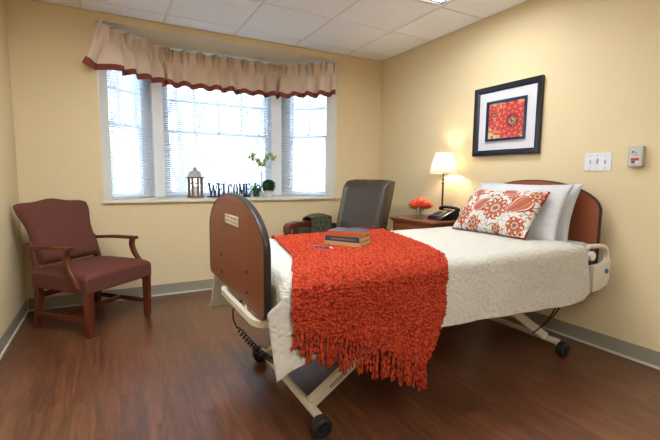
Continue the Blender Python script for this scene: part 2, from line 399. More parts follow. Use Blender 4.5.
# valance -----------------------------------------------------------------
path = [Vector(p) for p in ((-.045, 3.895), (.03, 3.945), (.47, 4.325), (1.68, 4.325), (2.11, 3.945), (2.182, 3.885))]
cum = [0]
for a, b in zip(path, path[1:]): cum.append(cum[-1] + (b - a).length)
TL = cum[-1]
def along(s):
    s = max(0, min(TL, s))
    def at(s):
        for i in range(len(path) - 1):
            if s <= cum[i + 1] + 1e-9 or i == len(path) - 2: return path[i].lerp(path[i + 1], (s - cum[i]) / (cum[i + 1] - cum[i]))
        return path[-1]
    p = (at(s - .04) + at(s - .02) + at(s) * 2 + at(s + .02) + at(s + .04)) / 6
    t = (at(s + .05) - at(s - .05)).normalized(); return p, Vector((t.y, -t.x))   # normal to the room
NP = 17; SPC = TL / NP
val = thing('valance', 'pleated tan valance with brick red hem band across the top of the bay window', 'valance', (0, 0, 0))
ZT = 2.322
def vfun(s, h):      # h 0 at top .. 1 at hem
    k = s / SPC; fr = k - math.floor(k); dd = min(fr, 1 - fr) * SPC            # distance to a pleat
    i = round(k)
    head = (.066 * math.exp(-((dd - .010) / .007)**2) - .042 * math.exp(-((dd - .027) / .010)**2)) * (1 - .55 * sm((h - .05) / .22)) * (1 - sm((h - .25) / .2))
    soft = sm((h - .18) / .5) * (.054 * (abs(math.cos(PI * k))**1.5 - .5) * (1.25 + .35 * math.sin(i * 2.3)) + .016 * math.sin(2 * PI * k + i * 1.7) + .012 * noise.noise((s * 9, h * 2, 3.)))
    flare = .045 * sm(h * 1.1)
    p, n = along(s)
    e = sm(1 - s / .20) * h**1.2
    off = head + soft + flare + .012
    q = p + n * off
    q.x -= .16 * e; q.y -= .06 * sm(1 - s / .16)
    q.y = min(q.y, 4.39)
    z = ZT - .012 - h * (.357 - .006 * math.cos(2 * PI * k) + .006 * math.sin(2 * PI * k) + .010 * noise.noise((s * 5, 0, 0))) + .004 * math.cos(2 * PI * k) * (1 - h)
    return Vector((q.x, q.y, z))
v = MB(); v.grid(17 * 36, 26, lambda a, b: vfun(a * TL, b * .865)); v.build('fabric', M['valance'], val, smooth=180, thick=.003)
v = MB(); v.grid(17 * 36, 4, lambda a, b: vfun(a * TL, .86 + b * .14)); v.build('hem_band', M['valance_band'], val, smooth=180, thick=.0045)
v = MB(); pts = []
for i in range(61):
    p, n = along(TL * i / 60); pts.append((p, n))
for (p, n), (p2, n2) in zip(pts, pts[1:]):
    a = [Vector((*(p - n * .02), ZT)), Vector((*(p + n * .012), ZT)), Vector((*(p2 + n2 * .012), ZT)), Vector((*(p2 - n2 * .02), ZT))]
    lo = [v.bm.verts.new(q - Vector((0, 0, .008))) for q in a]; hi = [v.bm.verts.new(q + Vector((0, 0, .004))) for q in a]
    v.bm.faces.new(lo[::-1]); v.bm.faces.new(hi)
    for k in range(4): v.bm.faces.new((lo[k], lo[(k + 1) % 4], hi[(k + 1) % 4], hi[k]))
bmesh.ops.remove_doubles(v.bm, verts=v.bm.verts, dist=.0005)
v.build('mounting_rail', M['rod'], val)
for sx in (0, TL):
    p, n = along(sx)
    MB().box((p.x, p.y + .004, OZ - .008), (.025, .03, .02), bev=.002).build('bracket', M['rod'], val)

# outside -------------------------------------------------------------------
struct(MB().b2((-14, 4.65, -.9), (18, 40, -.6)).build('ground', M['snow']))
def tree(x, y, h, seed, label, lean=0):
    rnd = random.Random(seed); t = MB()
    def grow(p, d, ln, r, lev):
        pts = [p]; q = p.copy(); dd = d.copy()
        for _ in range(4):
            dd = (dd + Vector((rnd.uniform(-.12, .12), rnd.uniform(-.12, .12), rnd.uniform(-.02, .12)))).normalized(); q = q + dd * ln / 4; pts.append(q.copy())
        t.tube(pts, [r * (1 - .12 * i) for i in range(5)], 5, caps=False)
        if lev == 0: return
        for k in range(rnd.randint(3, 4)):
            i = rnd.randint(1, 4); a = rnd.uniform(0, 2 * PI); s = rnd.uniform(.5, .9)
            nd = (dd + Vector((math.cos(a) * s, math.sin(a) * s, rnd.uniform(0, .4)))).normalized()
            grow(pts[i], nd, ln * rnd.uniform(.55, .75), r * .5, lev - 1)
    grow(Vector((0, 0, 0)), Vector((lean, 0, 1)).normalized(), h * .5, h * .012, 3)
    o = t.build('bare_tree', M['bark']); o.location = (x, y, -.6)
    return tag(o, label, 'tree', 'bare trees outside the window')
for i, (x, y, h, ln, lab) in enumerate([
    (-.9, 14, 9, 0, 'bare tree farther back, at the left edge of the left angled window'),
    (2.2, 15, 10, .05, 'slender bare tree behind the others in the centre window'),
    (3.2, 27, 12, -.05, 'distant bare tree between the trunks of the centre window'),
    (8.2, 12, 7, .0, 'bare tree low in the right angled window'),
    (.0, 9.5, 7, .1, 'bare grey tree seen through the left angled window'),
    (1.7, 18, 11, -.05, 'bare tree outside, in the left part of the centre window'),
    (3.1, 10.5, 7, .1, 'bare branching tree outside the middle of the centre window'),
    (6.2, 17, 10, 0, 'tall bare tree outside the right part of the centre window'),
    (5.2, 7.8, 5, .05, 'bare forked tree seen through the right angled window'),
    (11.5, 15, 9, -.1, 'farther bare tree at the right edge of the right angled window')]):
    tree(x, y, h, 11 + i * 5, lab, ln)

def shrub(x, y, h, seed, label):
    rnd = random.Random(seed); t = MB()
    for k in range(26):
        a = rnd.uniform(0, 2 * PI); s_ = rnd.uniform(.05, .55); d = Vector((math.cos(a) * s_, math.sin(a) * s_, 1)).normalized(); ln = h * rnd.uniform(.6, 1)
        p = [Vector((math.cos(a) * .1, math.sin(a) * .1, 0)) + d * ln * i / 5 + Vector((rnd.uniform(-.04, .04), rnd.uniform(-.04, .04), 0)) * i for i in range(6)]
        t.tube(p, [.016, .014, .012, .010, .007, .004], 4, caps=False)
        for i in (2, 3, 4):
            for _ in range(2):
                a2 = rnd.uniform(0, 2 * PI); e = p[i] + Vector((math.cos(a2), math.sin(a2), rnd.uniform(.5, 1.6))) * ln * .14
                t.tube([p[i], (p[i] + e) / 2 + Vector((0, 0, .03)), e], [.008, .006, .003], 4, caps=False)
    o = t.build('bare_shrub', M['twig']); o.location = (x, y, -.6)
    return tag(o, label, 'shrub', 'bare shrubs outside the window')
M['twig'] = noisy('olive_grey_twigs', (.30, .34, .28), (.40, .42, .36), 20, .9)
for i, (x, y, h, lab) in enumerate([(-.25, 7.4, 2.6, 'twiggy bare shrub low outside the left angled window'), (1.2, 8.4, 2.6, 'twiggy bare shrub outside, behind the lantern and the left half of the sill sign'),
    (2.9, 7.9, 2.3, 'twiggy bare shrub outside, behind the orchid'), (3.75, 6.6, 2.3, 'twiggy bare shrub low outside the right angled window')]):
    shrub(x, y, h, 40 + i, lab)

# ------------------------------------------------------------------ ceiling lights
for k, (a, b, c, d) in enumerate(troffers):
    lab = ['recessed ceiling light panel over the bed, its corner at the top edge of the photo', 'added ceiling light panel, out of view, between the camera and the maroon armchair', 'added unseen ceiling light panel behind the camera'][k]  # last two panels are unseen, added to brighten walls and floor evenly
    o = thing('ceiling_light', lab, 'light', ((a + b) / 2, (c + d) / 2, ZC), 0, 'recessed ceiling lights')
    w_, l_ = (b - a) - .02, (d - c) - .02
    f = MB()
    for s in (-1, 1):
        f.b2((s * w_ / 2, -l_ / 2, -.002), (s * (w_ / 2 - .028), l_ / 2, .02)); f.b2((-w_ / 2 + .028, s * l_ / 2, -.002), (w_ / 2 - .028, s * (l_ / 2 - .028), .02))
    f.build('frame', M['white_plastic'], o)
    f = MB()
    for s in (-1, 1):
        f.b2((s * (w_ / 2 - .028), -l_ / 2 + .028, .003), (s * (w_ / 2 - .040), l_ / 2 - .028, .018)); f.b2((-w_ / 2 + .04, s * (l_ / 2 - .028), .003), (w_ / 2 - .04, s * (l_ / 2 - .04), .018))
    f.build('gasket', M['black'], o)
    MB().b2((-w_ / 2 + .04, -l_ / 2 + .04, .010), (w_ / 2 - .04, l_ / 2 - .04, .018)).build('diffuser', M['diffuser'], o)
    f = MB()
    for i in range(1, 4): x = -w_ / 2 + .04 + (w_ - .08) * i / 4; f.b2((x - .003, -l_ / 2 + .04, .004), (x + .003, l_ / 2 - .04, .010))
    for i in range(1, 8): y = -l_ / 2 + .04 + (l_ - .08) * i / 8; f.b2((-w_ / 2 + .04, y - .003, .004), (w_ / 2 - .04, y + .003, .0102))
    f.build('louvre', M['chrome'], o)

# ------------------------------------------------------------------ hospital bed
BY0, BY1 = 1.385, 2.315; BYC = (BY0 + BY1) / 2
bed = thing('hospital_bed', 'adjustable hospital bed with cherry wood end boards and cream metal frame', 'bed', (1.6, BYC, 0))
OX, OY = 1.6, BYC
def board_pts(zb, z0, zt, n, half, rc=.05):
    pts = [(-half + rc, zb), (half - rc, zb)]
    for k in range(1, 6): a = k / 6 * PI / 2; pts.append((half - rc + rc * math.sin(a), zb + rc - rc * math.cos(a)))
    K = 40
    for k in range(K + 1):
        a = PI * k / K; c, s = math.cos(a), math.sin(a)
        pts.append((half * math.copysign(abs(c)**(2 / n), c), z0 + (zt - z0) * abs(s)**(2 / n)))
    for k in range(5, 0, -1): a = k / 6 * PI / 2; pts.append((-half + rc - rc * math.sin(a), zb + rc - rc * math.cos(a)))
    return pts
def end_board(name, x, th, args, mt, hw=True):
    P = board_pts(*args); cx = x - OX
    o = MB().prism(P, lambda a, b: (cx - th / 2, a, b), lambda a, b: (cx + th / 2, a, b)).build(name, mt, bed, bevel=.002)
    e = MB(); n = len(P); k = 1.012
    cz = (args[0] + args[2]) / 2
    def off(a, b, d):
        v = Vector((a, (b - cz) * 1.4)); l = v.length; return (a + a / l * d, b + (b - cz) / l * d * 1.2)
    prof = [(-th / 2 - .002, 0), (-th / 2 - .001, .002), (-th / 4, .004), (th / 4, .004), (th / 2 + .001, .002), (th / 2 + .002, 0), (th / 2 + .002, -.003), (-th / 2 - .002, -.003)]
    rings = []
    for (a, b) in P: rings.append([e.bm.verts.new((cx + px, *off(a, b, d))) for px, d in prof])
    for i in range(n):
        A, Bq = rings[i], rings[(i + 1) % n]
        for j in range(len(prof)): e.bm.faces.new((A[j], A[(j + 1) % len(prof)], Bq[(j + 1) % len(prof)], Bq[j]))
    e.build('edge_band', M['dark_edge'], o, smooth=50)
    return o
FX = .495
fb = end_board('footboard', FX, .024, (.56, .81, 1.014, 2.0, (BY1 - BY0) / 2 - .004, .03), M['board'])
hb = end_board('headboard', 2.662, .026, (.50, .90, 1.088, 2.0, (BY1 - BY0) / 2 - .004), M['board_h'])
fx = FX - .012 - OX
for y, z in ((2.04, .700), (2.04, .610), (1.61, .700), (1.61, .612)):
    MB().lathe([(.0085, 0), (.0085, .003), (.005, .006)], (fx + .001, y - OY, z), 12, mtx=Matrix.Rotation(-PI / 2, 4, 'Y')).build('bolt', M['black'], fb)
pl = MB().box((fx - .0015, 1.835 - OY, .895), (.003, .232, .044), bev=.0014).build('label_plate', mat('cream_label', (.62, .55, .42), .5), fb)
g = MB(); rnd = random.Random(4)
for r_ in range(2):
    for c_ in range(8): g.box((fx - .0034, 1.835 - OY - .090 + c_ * .026, .888 + r_ * .018), (.001, rnd.uniform(.008, .016), .008))
g.build('label_marking', mat('dark_label_print', (.14, .10, .07), .5), pl)
# under frame
f = MB()
for y in (1.50, 2.20): f.b2((.56 - OX, y - .02 - OY, .50), (2.62 - OX, y + .02 - OY, .55))
for x in (.62, 1.1, 1.6, 2.1, 2.56): f.b2((x - .02 - OX, 1.52 - OY, .505), (x + .02 - OX, 2.18 - OY, .545))
f.build('deck_frame', M['cream_metal'], bed, bevel=.004)
f = MB(); f.b2((.56 - OX, 1.42 - OY, .55), (2.62 - OX, 2.28 - OY, .558)); f.build('deck_panel', M['cream_metal'], bed)
# foot bumper: rounded channel below the footboard
pts = spline([(.56 - OX, 1.44 - OY, .528), (.50 - OX, 1.445 - OY, .528), (.474 - OX, 1.485 - OY, .528), (.470 - OX, 1.56 - OY, .528), (.470 - OX, 1.90 - OY, .528), (.474 - OX, 1.98 - OY, .528), (.50 - OX, 2.015 - OY, .528), (.56 - OX, 2.02 - OY, .528)], 6)
f = MB()
for a, b in zip(pts, pts[1:]):
    pass
rings = []
for i, p in enumerate(pts):
    t = (pts[min(i + 1, len(pts) - 1)] - pts[max(i - 1, 0)]).normalized(); n_ = Vector((t.y, -t.x, 0))
    pr = [(-.010, -.013), (.010, -.014), (.013, -.010), (.013, .010), (.009, .013), (-.010, .013)]
    rings.append([f.bm.verts.new(p + n_ * a + Vector((0, 0, b))) for a, b in pr])
for A, Bq in zip(rings, rings[1:]):
    for j in range(6): f.bm.faces.new((A[j], A[(j + 1) % 6], Bq[(j + 1) % 6], Bq[j]))
f.bm.faces.new(rings[0]); f.bm.faces.new(rings[-1][::-1])
bp_ = f.build('foot_bumper', M['cream_metal'], bed, smooth=50)
for y in (1.62, 1.95): MB().b2((.48 - OX, y - .018 - OY, .535), (.56 - OX, y + .018 - OY, .555)).build('bracket', M['cream_plastic'], bed, bevel=.004)
MB().b2((.60 - OX, 1.66 - OY, .42), (.78 - OX, 1.84 - OY, .51)).build('motor_box', M['black'], bed, bevel=.01)
# base: cross tubes, legs, casters
def base_end(x, sgn):
    q = MB().tube([(x - OX, 1.455 - OY, .078), (x - OX, 2.185 - OY, .078)], .0195, 16).build('cross_tube', M['cream_metal'], bed, smooth=40)
    for y in (1.425, 2.215):
        s_ = -1 if y < 1.8 else 1
        w_ = MB(); pr = [(.012, -.026), (.036, -.026), (.044, -.019), (.045, 0), (.044, .019), (.036, .026), (.027, .027), (.024, .020), (.010, .020)]
        mt = Matrix.Rotation(PI / 2, 4, 'X')
        w_.lathe(pr, (x - OX, y - OY, .0455), 28, mtx=mt)
        wh = w_.build('caster', M['black'], bed, smooth=40)
        MB().lathe([(.017, 0), (.017, .006), (.010, .008)], (x - OX, y - OY + s_ * .021, .0455), 18, mtx=Matrix.Rotation(-s_ * PI / 2, 4, 'X')).build('hub_cap', M['black_gloss'], wh, smooth=40)
        MB().tube([(x - OX, y - s_ * .02 - OY, .0455), (x - OX, y - s_ * .045 - OY, .074)], .013, 10).build('axle', M['cream_metal'], wh, smooth=40)
    for y in (1.545, 2.10):
        a = Vector((x - OX + sgn * .005, y - OY, .085)); b = Vector((x - OX + sgn * .62, y - OY, .49))
        d = (b - a); ang = math.atan2(d.z, d.x)
        rot = Matrix.Rotation(-ang, 3, 'Y')
        lg = MB().box((a + b) / 2, (d.length, .030, .052), rot, bev=.004).build('leg', M['cream_metal'], bed)
        if sgn > 0 and y < 1.8:
            g = MB(); rnd = random.Random(3); dn = d.normalized(); u = Vector((-dn.z, 0, dn.x))
            for i in range(9):
                c = a + dn * (.115 + i * .0105) + Vector((0, -.0152, 0)) + u * .001
                g.box(c, (.006, .0008, rnd.choice([.009, .013, .010])), rot)
            g.box(a + dn * .157 + Vector((0, -.0152, 0)) - u * .010, (.095, .0008, .0018), rot)
            g.build('maker_mark', M['black'], lg)
base_end(.742, 1); base_end(2.434, -1)
MB().b2((1.30 - OX, 1.53 - OY, .47), (1.44 - OX, 2.12 - OY, .505)).build('cross_member', M['cream_metal'], bed)
MB().b2((1.74 - OX, 1.53 - OY, .47), (1.88 - OX, 2.12 - OY, .505)).build('cross_member', M['cream_metal'], bed)
# coiled control cord under the footboard
f = MB(); top = [(.53, 1.80, .53), (.478, 1.800, .49), (.474, 1.80, .44), (.485, 1.795, .405)]
end = Vector((.735, 1.86, .135)); st = Vector((.485, 1.795, .405))
helix = []
turns = 20; d = end - st; t_ = d.normalized(); a1 = t_.cross(Vector((0, 1, 0))).normalized(); a2 = t_.cross(a1)
for i in range(turns * 10 + 1):
    q = i / (turns * 10); c = st + d * q + Vector((0, 0, -.03 * math.sin(PI * q))); an = q * turns * 2 * PI; rr_ = .0105 * min(1, q * 10, (1 - q) * 10 + .3)
    helix.append(c + 1.15 * (a1 * math.cos(an) + a2 * math.sin(an)) * rr_)
off_ = Vector((OX, OY, 0))
pts = [p for p in spline(top, 6)][:-1] + helix + [Vector((.742, 1.87, .105))]
MB().tube([p - off_ for p in pts], .0036, 6).build('coiled_cord', M['black'], bed, smooth=180)
for k, (a, b) in enumerate((((2.50, 1.50, .50), (2.28, 1.53, .14)), ((2.62, 1.52, .50), (2.34, 1.56, .12)))):
    a, b = Vector(a), Vector(b)
    MB().tube([p - off_ for p in bez(a, a + Vector((0, 0, -.2)), b + Vector((.2, 0, .06)), b, 14)], .005, 8).build('power_cable', M['black'], bed, smooth=180)
# assist handle at the head end
f = MB().tube([p - off_ for p in spline([(2.47, 1.345, .700), (2.56, 1.335, .700), (2.615, 1.33, .690), (2.645, 1.33, .660), (2.650, 1.33, .60), (2.650, 1.33, .55)], 6)], .014, 12)
ah = f.build('assist_handle', M['cream_metal'], bed, smooth=60)
P = [(2.50, .585), (2.60, .590), (2.675, .615), (2.683, .60), (2.678, .50), (2.655, .455), (2.58, .432), (2.50, .425)]
MB().prism(P, lambda a, b: (a - OX, 1.315 - OY, b), lambda a, b: (a - OX, 1.350 - OY, b)).build('handle_cover', M['cream_plastic'], ah, bevel=.006)
MB().lathe([(.0, 0), (.015, 0), (.016, .006), (.010, .011), (0, .012)], (2.63 - OX, 1.315 - OY, .545), 18, capb=False, capt=False, mtx=Matrix.Rotation(PI / 2, 4, 'X')).build('release_button', M['teal'], ah, smooth=60)
MB().lathe([(0, -.012), (.026, -.012), (.030, 0), (.026, .012), (0, .014)], (2.515 - OX, 1.345 - OY, .640), 20, capb=False, capt=False, mtx=Matrix.Rotation(PI / 2, 4, 'X')).build('pivot_knob', M['white_plastic'], ah, smooth=50)
MB().b2((2.49 - OX, 1.35 - OY, .50), (2.53 - OX, 1.49 - OY, .535)).build('mounting_arm', M['cream_metal'], ah)

# mattress
mt_ = MB(); mt_.b2((.535, BY0 + .025, .562), (2.635, BY1 - .025, .704), bev=.035)
tag(mt_.build('mattress', M['sheet'], smooth=40), 'mattress with white fitted sheet, its corner showing below the headboard', 'mattress')

# bedspread
HEM = [(.50, .338), (.54, .362), (.587, .392), (.66, .412), (.756, .424), (1.0, .428), (1.274, .427), (1.672, .409), (2.0, .388), (2.20, .380), (2.40, .395), (2.45, .43)]
ZS = .716
X0, X1 = .535, 2.455
def spread_pt(x, t, off=0.0):
    """t in [0,1] far hem -> near hem ; returns the cloth point"""
    ya, yb = BY1 - .01, BY0 + .005     # edges of the top
    R = .055
    hemn = interp(HEM, x); hemf = .31
    Lf = ZS - R - hemf; Ln = ZS - R - hemn; arc = R * PI / 2; top = ya - yb - 0.0
    tot = [Lf, arc, top, arc, Ln]
    s = t
    zone = [0, .22, .27, .62, .68, 1.0]
    k = next(i for i in range(5) if s <= zone[i + 1] + 1e-9); q = (s - zone[k]) / (zone[k + 1] - zone[k])
    w = noise.noise((x * 2.3, s * 2, 1.7)) * .006
    if k == 0:
        h = 1 - q; wave = (.018 * math.sin(x * 7.5) + .01 * math.sin(x * 16 + 1)) * h; cf = sm((.80 - x) / .26)
        return Vector((x - cf * .03 * h, ya + R + (.045 + .05 * cf) * h + wave * (1 - cf) + off, lerp(hemf - .015 * cf, ZS - R, q)))
    if k == 1:
        a = q * PI / 2; return Vector((x, ya + (R + off) * math.cos(a), ZS - R + (R + off) * math.sin(a)))
    if k == 2: return Vector((x, lerp(ya, yb, q), ZS + off + w * math.sin(PI * q) + .006 * math.sin(PI * q)))
    if k == 3:
        a = q * PI / 2; return Vector((x, yb - (R + off) * math.sin(a), ZS - R + (R + off) * math.cos(a)))
    h = q
    wave = (.010 * math.sin(x * 5.2 + .8) + .006 * math.sin(x * 11.5) + .004 * math.sin(x * 23)) * sm(h * 1.2)
    fl = .020 * h + .020 * sm((x - 2.2) / .25) * 0
    corner = sm((.80 - x) / .28)
    return Vector((x - corner * (.070 * sm(h * 5) - .030 * h), yb - R - fl - wave - off - .02 * corner * h, lerp(ZS - R, hemn, q)))
bs = MB(); NU, NV = 260, 150
def sp_fn(a, b):
    x = lerp(X0, X1, a); p = spread_pt(x, b)
    e = sm((x - (X1 - .06)) / .06); p.z -= .008 * e if p.z > .6 else 0
    f_ = sm((X0 + .05 - x) / .05)
    if .22 < b < .68: p.z -= .028 * f_ * f_
    # small quilt ripples
    nrm = .0022 * (noise.noise((p.x * 26, p.y * 26, p.z * 26)) + .5 * noise.noise((p.x * 60, p.y * 60, p.z * 60)))
    if p.z > ZS - .01: p.z += nrm
    else: p.y -= nrm * (1 if b > .5 else -1)
    return p
g = bs.grid(NU, NV, sp_fn)
# drop at the foot behind the footboard
prev = g[0]; jd = [j for j in range(NV + 1) if .20 <= j / NV <= .70]
rows = [[prev[j] for j in jd]]
for k in range(1, 9):
    q = k / 8; rows.append([bs.bm.verts.new(Vector((X0 - .010 * math.sin(q * PI / 2), prev[j].co.y, prev[j].co.z - .17 * q))) for j in jd])
for A, Bq in zip(rows, rows[1:]):
    for i in range(len(jd) - 1): bs.bm.faces.new((A[i], A[i + 1], Bq[i + 1], Bq[i]))
tag(bs.build('bedspread', M['quilt'], smooth=180, thick=.004), 'white quilted bedspread draped over the bed, pointed corner hanging at the foot', 'bedspread')

# throw blanket
def throw_x(y_or_h, side, hang):   # side 0 left 1 right
    pass
TH = [(0, .565), (.25, .49), (.5, .43), (.75, .36), (1, .285)]   # near hem height across the width
def throw_pt(a, b, off=.009):
    """a across 0 (foot side) .. 1 (head side); b 0 far hem .. 1 near hem"""
    if b < .15:   # far hang
        q = b / .15; xl, xr = .875, 1.70
        x = lerp(xl, xr, a); z = lerp(.50, ZS - .055, q)
        return spread_ref(x, 'far', z, off)
    if b < .60:   # top
        q = (b - .15) / .45; y = lerp(BY1 + .03, BY0 - .03, q)
        xl = interp([(BY0 - .06, .565), (1.42, .605), (1.68, .72), (2.23, .84), (2.36, .87)], y); xr = interp([(BY0 - .06, 1.325), (1.38, 1.37), (1.50, 1.43), (1.747, 1.53), (2.265, 1.667), (2.36, 1.69)], y)
        x = lerp(xl, xr, a); return spread_ref(x, 'top', y, off)
    q = (b - .60) / .40; hem = interp(TH, a)
    z = lerp(ZS - .035, hem, q)
    xl = .562 - .004 * math.sin(q * PI); xr = interp([(0, 1.325), (.35, 1.308), (.62, 1.27), (.85, 1.215), (1, 1.18)], q)
    wav = .010 * math.sin(a * 9 + 1) * q
    return spread_ref(lerp(xl, xr, a) + .004 * math.sin(z * 40), 'near', z, off + max(0, wav) + .004)
def spread_ref(x, where, v, off):
    R = .055; ya, yb = BY1 - .01, BY0 + .005
    if where == 'top':
        y = v
        if y > ya: d = min(y - ya, R); z = ZS - R + math.sqrt(R * R - d * d)
        elif y < yb: d = min(yb - y, R * .999); z = ZS - R + math.sqrt(R * R - d * d); 
        else: z = ZS + .006
        dz = off; dy = 0
        if y < yb: an = math.asin(min(1, (yb - y) / R)); dz = off * math.cos(an); dy = -off * math.sin(an)
        if y > ya: an = math.asin(min(1, (y - ya) / R)); dz = off * math.cos(an); dy = off * math.sin(an)
        return Vector((x, y + dy, z + dz))
    hemn = interp(HEM, x)
    if where == 'near':
        if v > ZS - R:
            c = v - (ZS - R); s_ = math.sqrt(max(0, R * R - c * c)); return Vector((x, yb - s_ * (1 + off / R), ZS - R + c * (1 + off / R)))
        h = min(1.3, (ZS - R - v) / (ZS - R - hemn))
        wave = (.010 * math.sin(x * 5.2 + .8) + .006 * math.sin(x * 11.5) + .004 * math.sin(x * 23)) * sm(h * 1.2)
        corner = sm((.80 - x) / .28)
        return Vector((x, yb - R - .020 * h - wave - off - .02 * corner * h, v))
    h = 1 - (v - .31) / (ZS - R - .31)
    wave = (.018 * math.sin(x * 7.5) + .01 * math.sin(x * 16 + 1)) * h
    return Vector((x, ya + R + .045 * h + wave + off, v))
ts = MB(); NA, NB = 170, 380
base_ = [[throw_pt(i / NA, j / NB) for j in range(NB + 1)] for i in range(NA + 1)]
def nub(p):
    d, _ = noise.voronoi(Vector((p.x * 70, p.y * 70, p.z * 95))); d2, _ = noise.voronoi(p * 130 + Vector((3, 1, 2)))
    return (1 - min(1, d[0] * 1.5)) * .0125 + (1 - min(1, d2[0] * 1.4)) * .003
gv = []
for i in range(NA + 1):
    row = []
    for j in range(NB + 1):
        p = base_[i][j]
        tu = base_[min(i + 1, NA)][j] - base_[max(i - 1, 0)][j]; tv = base_[i][min(j + 1, NB)] - base_[i][max(j - 1, 0)]
        n_ = tv.cross(tu); n_.normalize()
        if n_.dot(Vector((0, -.6 if j > NB * .5 else .6, .8))) < 0: n_ = -n_
        dx = 0
        if i in (0, 1, NA - 1, NA): dx = .005 * noise.noise(p * 55) + (.004 * noise.noise(p * 20))
        row.append(ts.bm.verts.new(p + n_ * nub(p) + Vector((dx, 0, 0))))
    gv.append(row)
for i in range(NA):
    for j in range(NB): ts.bm.faces.new((gv[i][j], gv[i + 1][j], gv[i + 1][j + 1], gv[i][j + 1]))
thr = ts.build('throw_blanket', M['throw'], smooth=180, thick=.005)
tag(thr, 'orange red knitted throw with fringe lying across the foot of the bed', 'blanket')
rnd = random.Random(21)
NT = 34
for k in range(NT):
    a = (k + .5) / NT; p = throw_pt(a, .995, .012); ln = rnd.uniform(.09, .15) * (1 if rnd.random() > .15 else .6)
    f = MB()
    for s_ in range(rnd.choice([2, 2, 3])):
        pts = []; rs = []; ph = rnd.uniform(0, 6); q = Vector((p.x + rnd.uniform(-.005, .005), p.y + rnd.uniform(-.003, .0), p.z + .006)); n_ = 13
        dx, dy = rnd.uniform(-.014, .014), rnd.uniform(-.012, .006)
        for i in range(n_):
            t = i / (n_ - 1)
            pts.append(q + Vector((dx * t + .0035 * math.sin(ph + t * 11), dy * t * .6 + .003 * math.cos(ph + t * 9), -ln * t)))
            rs.append(max(.0022, .0048 + .0034 * math.sin(ph * 3 + i * 2.1)) * (1 if i < n_ - 1 else .5))
        f.tube(pts, rs, 6)
    f.build('fringe_tassel', M['throw'], thr, smooth=180)

# pillows
def pillow_fn(w, h, th, seed, pinch=.06, n=2.6):
    def fn(a, b, side):
        u, v = a * 2 - 1, b * 2 - 1
        prof = max(0, (1 - abs(u)**n))**.55 * max(0, (1 - abs(v)**n))**.55
        x = u * w / 2 * (1 - pinch * (1 - abs(v)**2) * abs(u)**3); y = v * h / 2 * (1 - pinch * 1.3 * (1 - abs(u)**2) * abs(v)**3)
        wr = .007 * noise.noise((u * 2.5 + seed, v * 3.5, side)) * prof + .004 * noise.noise((u * 7 + seed, v * 7, side)) * (1 - prof)
        return Vector((x, y, side * (th / 2 * prof + .002) + wr))
    return fn
def pillow(name, w, h, th, seed, mt, loc, tilt, rz, colfn=None, nu=60, nv=40, **k):
    fn = pillow_fn(w, h, th, seed, **k); m_ = MB()
    if colfn: lay_pts = []
    g1 = m_.grid(nu, nv, lambda a, b: fn(a, b, 1)); g2 = m_.grid(nu // 2, nv // 2, lambda a, b: fn(a, b, -1))
    # close the rim with a strip
    g3 = m_.grid(nu, nv, lambda a, b: fn(a, b, -1)) if False else None
    o = m_.build(name, mt, smooth=180, colfn=colfn, thick=.003)
    # local x -> across bed (world +/-y), local y -> up, local z -> towards the foot
    R_ = Matrix(((0, 0, -1), (-1, 0, 0), (0, 1, 0))).to_4x4()       # columns: x->(0,-1,0), y->(0,0,1), z->(-1,0,0)
    R_ = Matrix(((0, 0, -1, 0), (-1, 0, 0, 0), (0, 1, 0, 0), (0, 0, 0, 1)))
    o.matrix_world = Matrix.Translation(loc) @ Matrix.Rotation(rz, 4, 'Z') @ Matrix.Rotation(tilt, 4, 'Y') @ R_
    return o
pb = pillow('pillow', .74, .40, .12, 5, M['pillowcase'], (2.575, 1.855, .875), math.radians(16), math.radians(-3))
tag(pb, 'white bed pillow standing against the headboard, behind another white pillow', 'pillow', 'white bed pillows')
pf = pillow('pillow', .74, .40, .12, 9, M['pillowcase'], (2.462, 1.858, .878), math.radians(22), math.radians(-2))
tag(pf, 'white bed pillow directly behind the paisley cushion, in front of the other white pillow', 'pillow', 'white bed pillows')
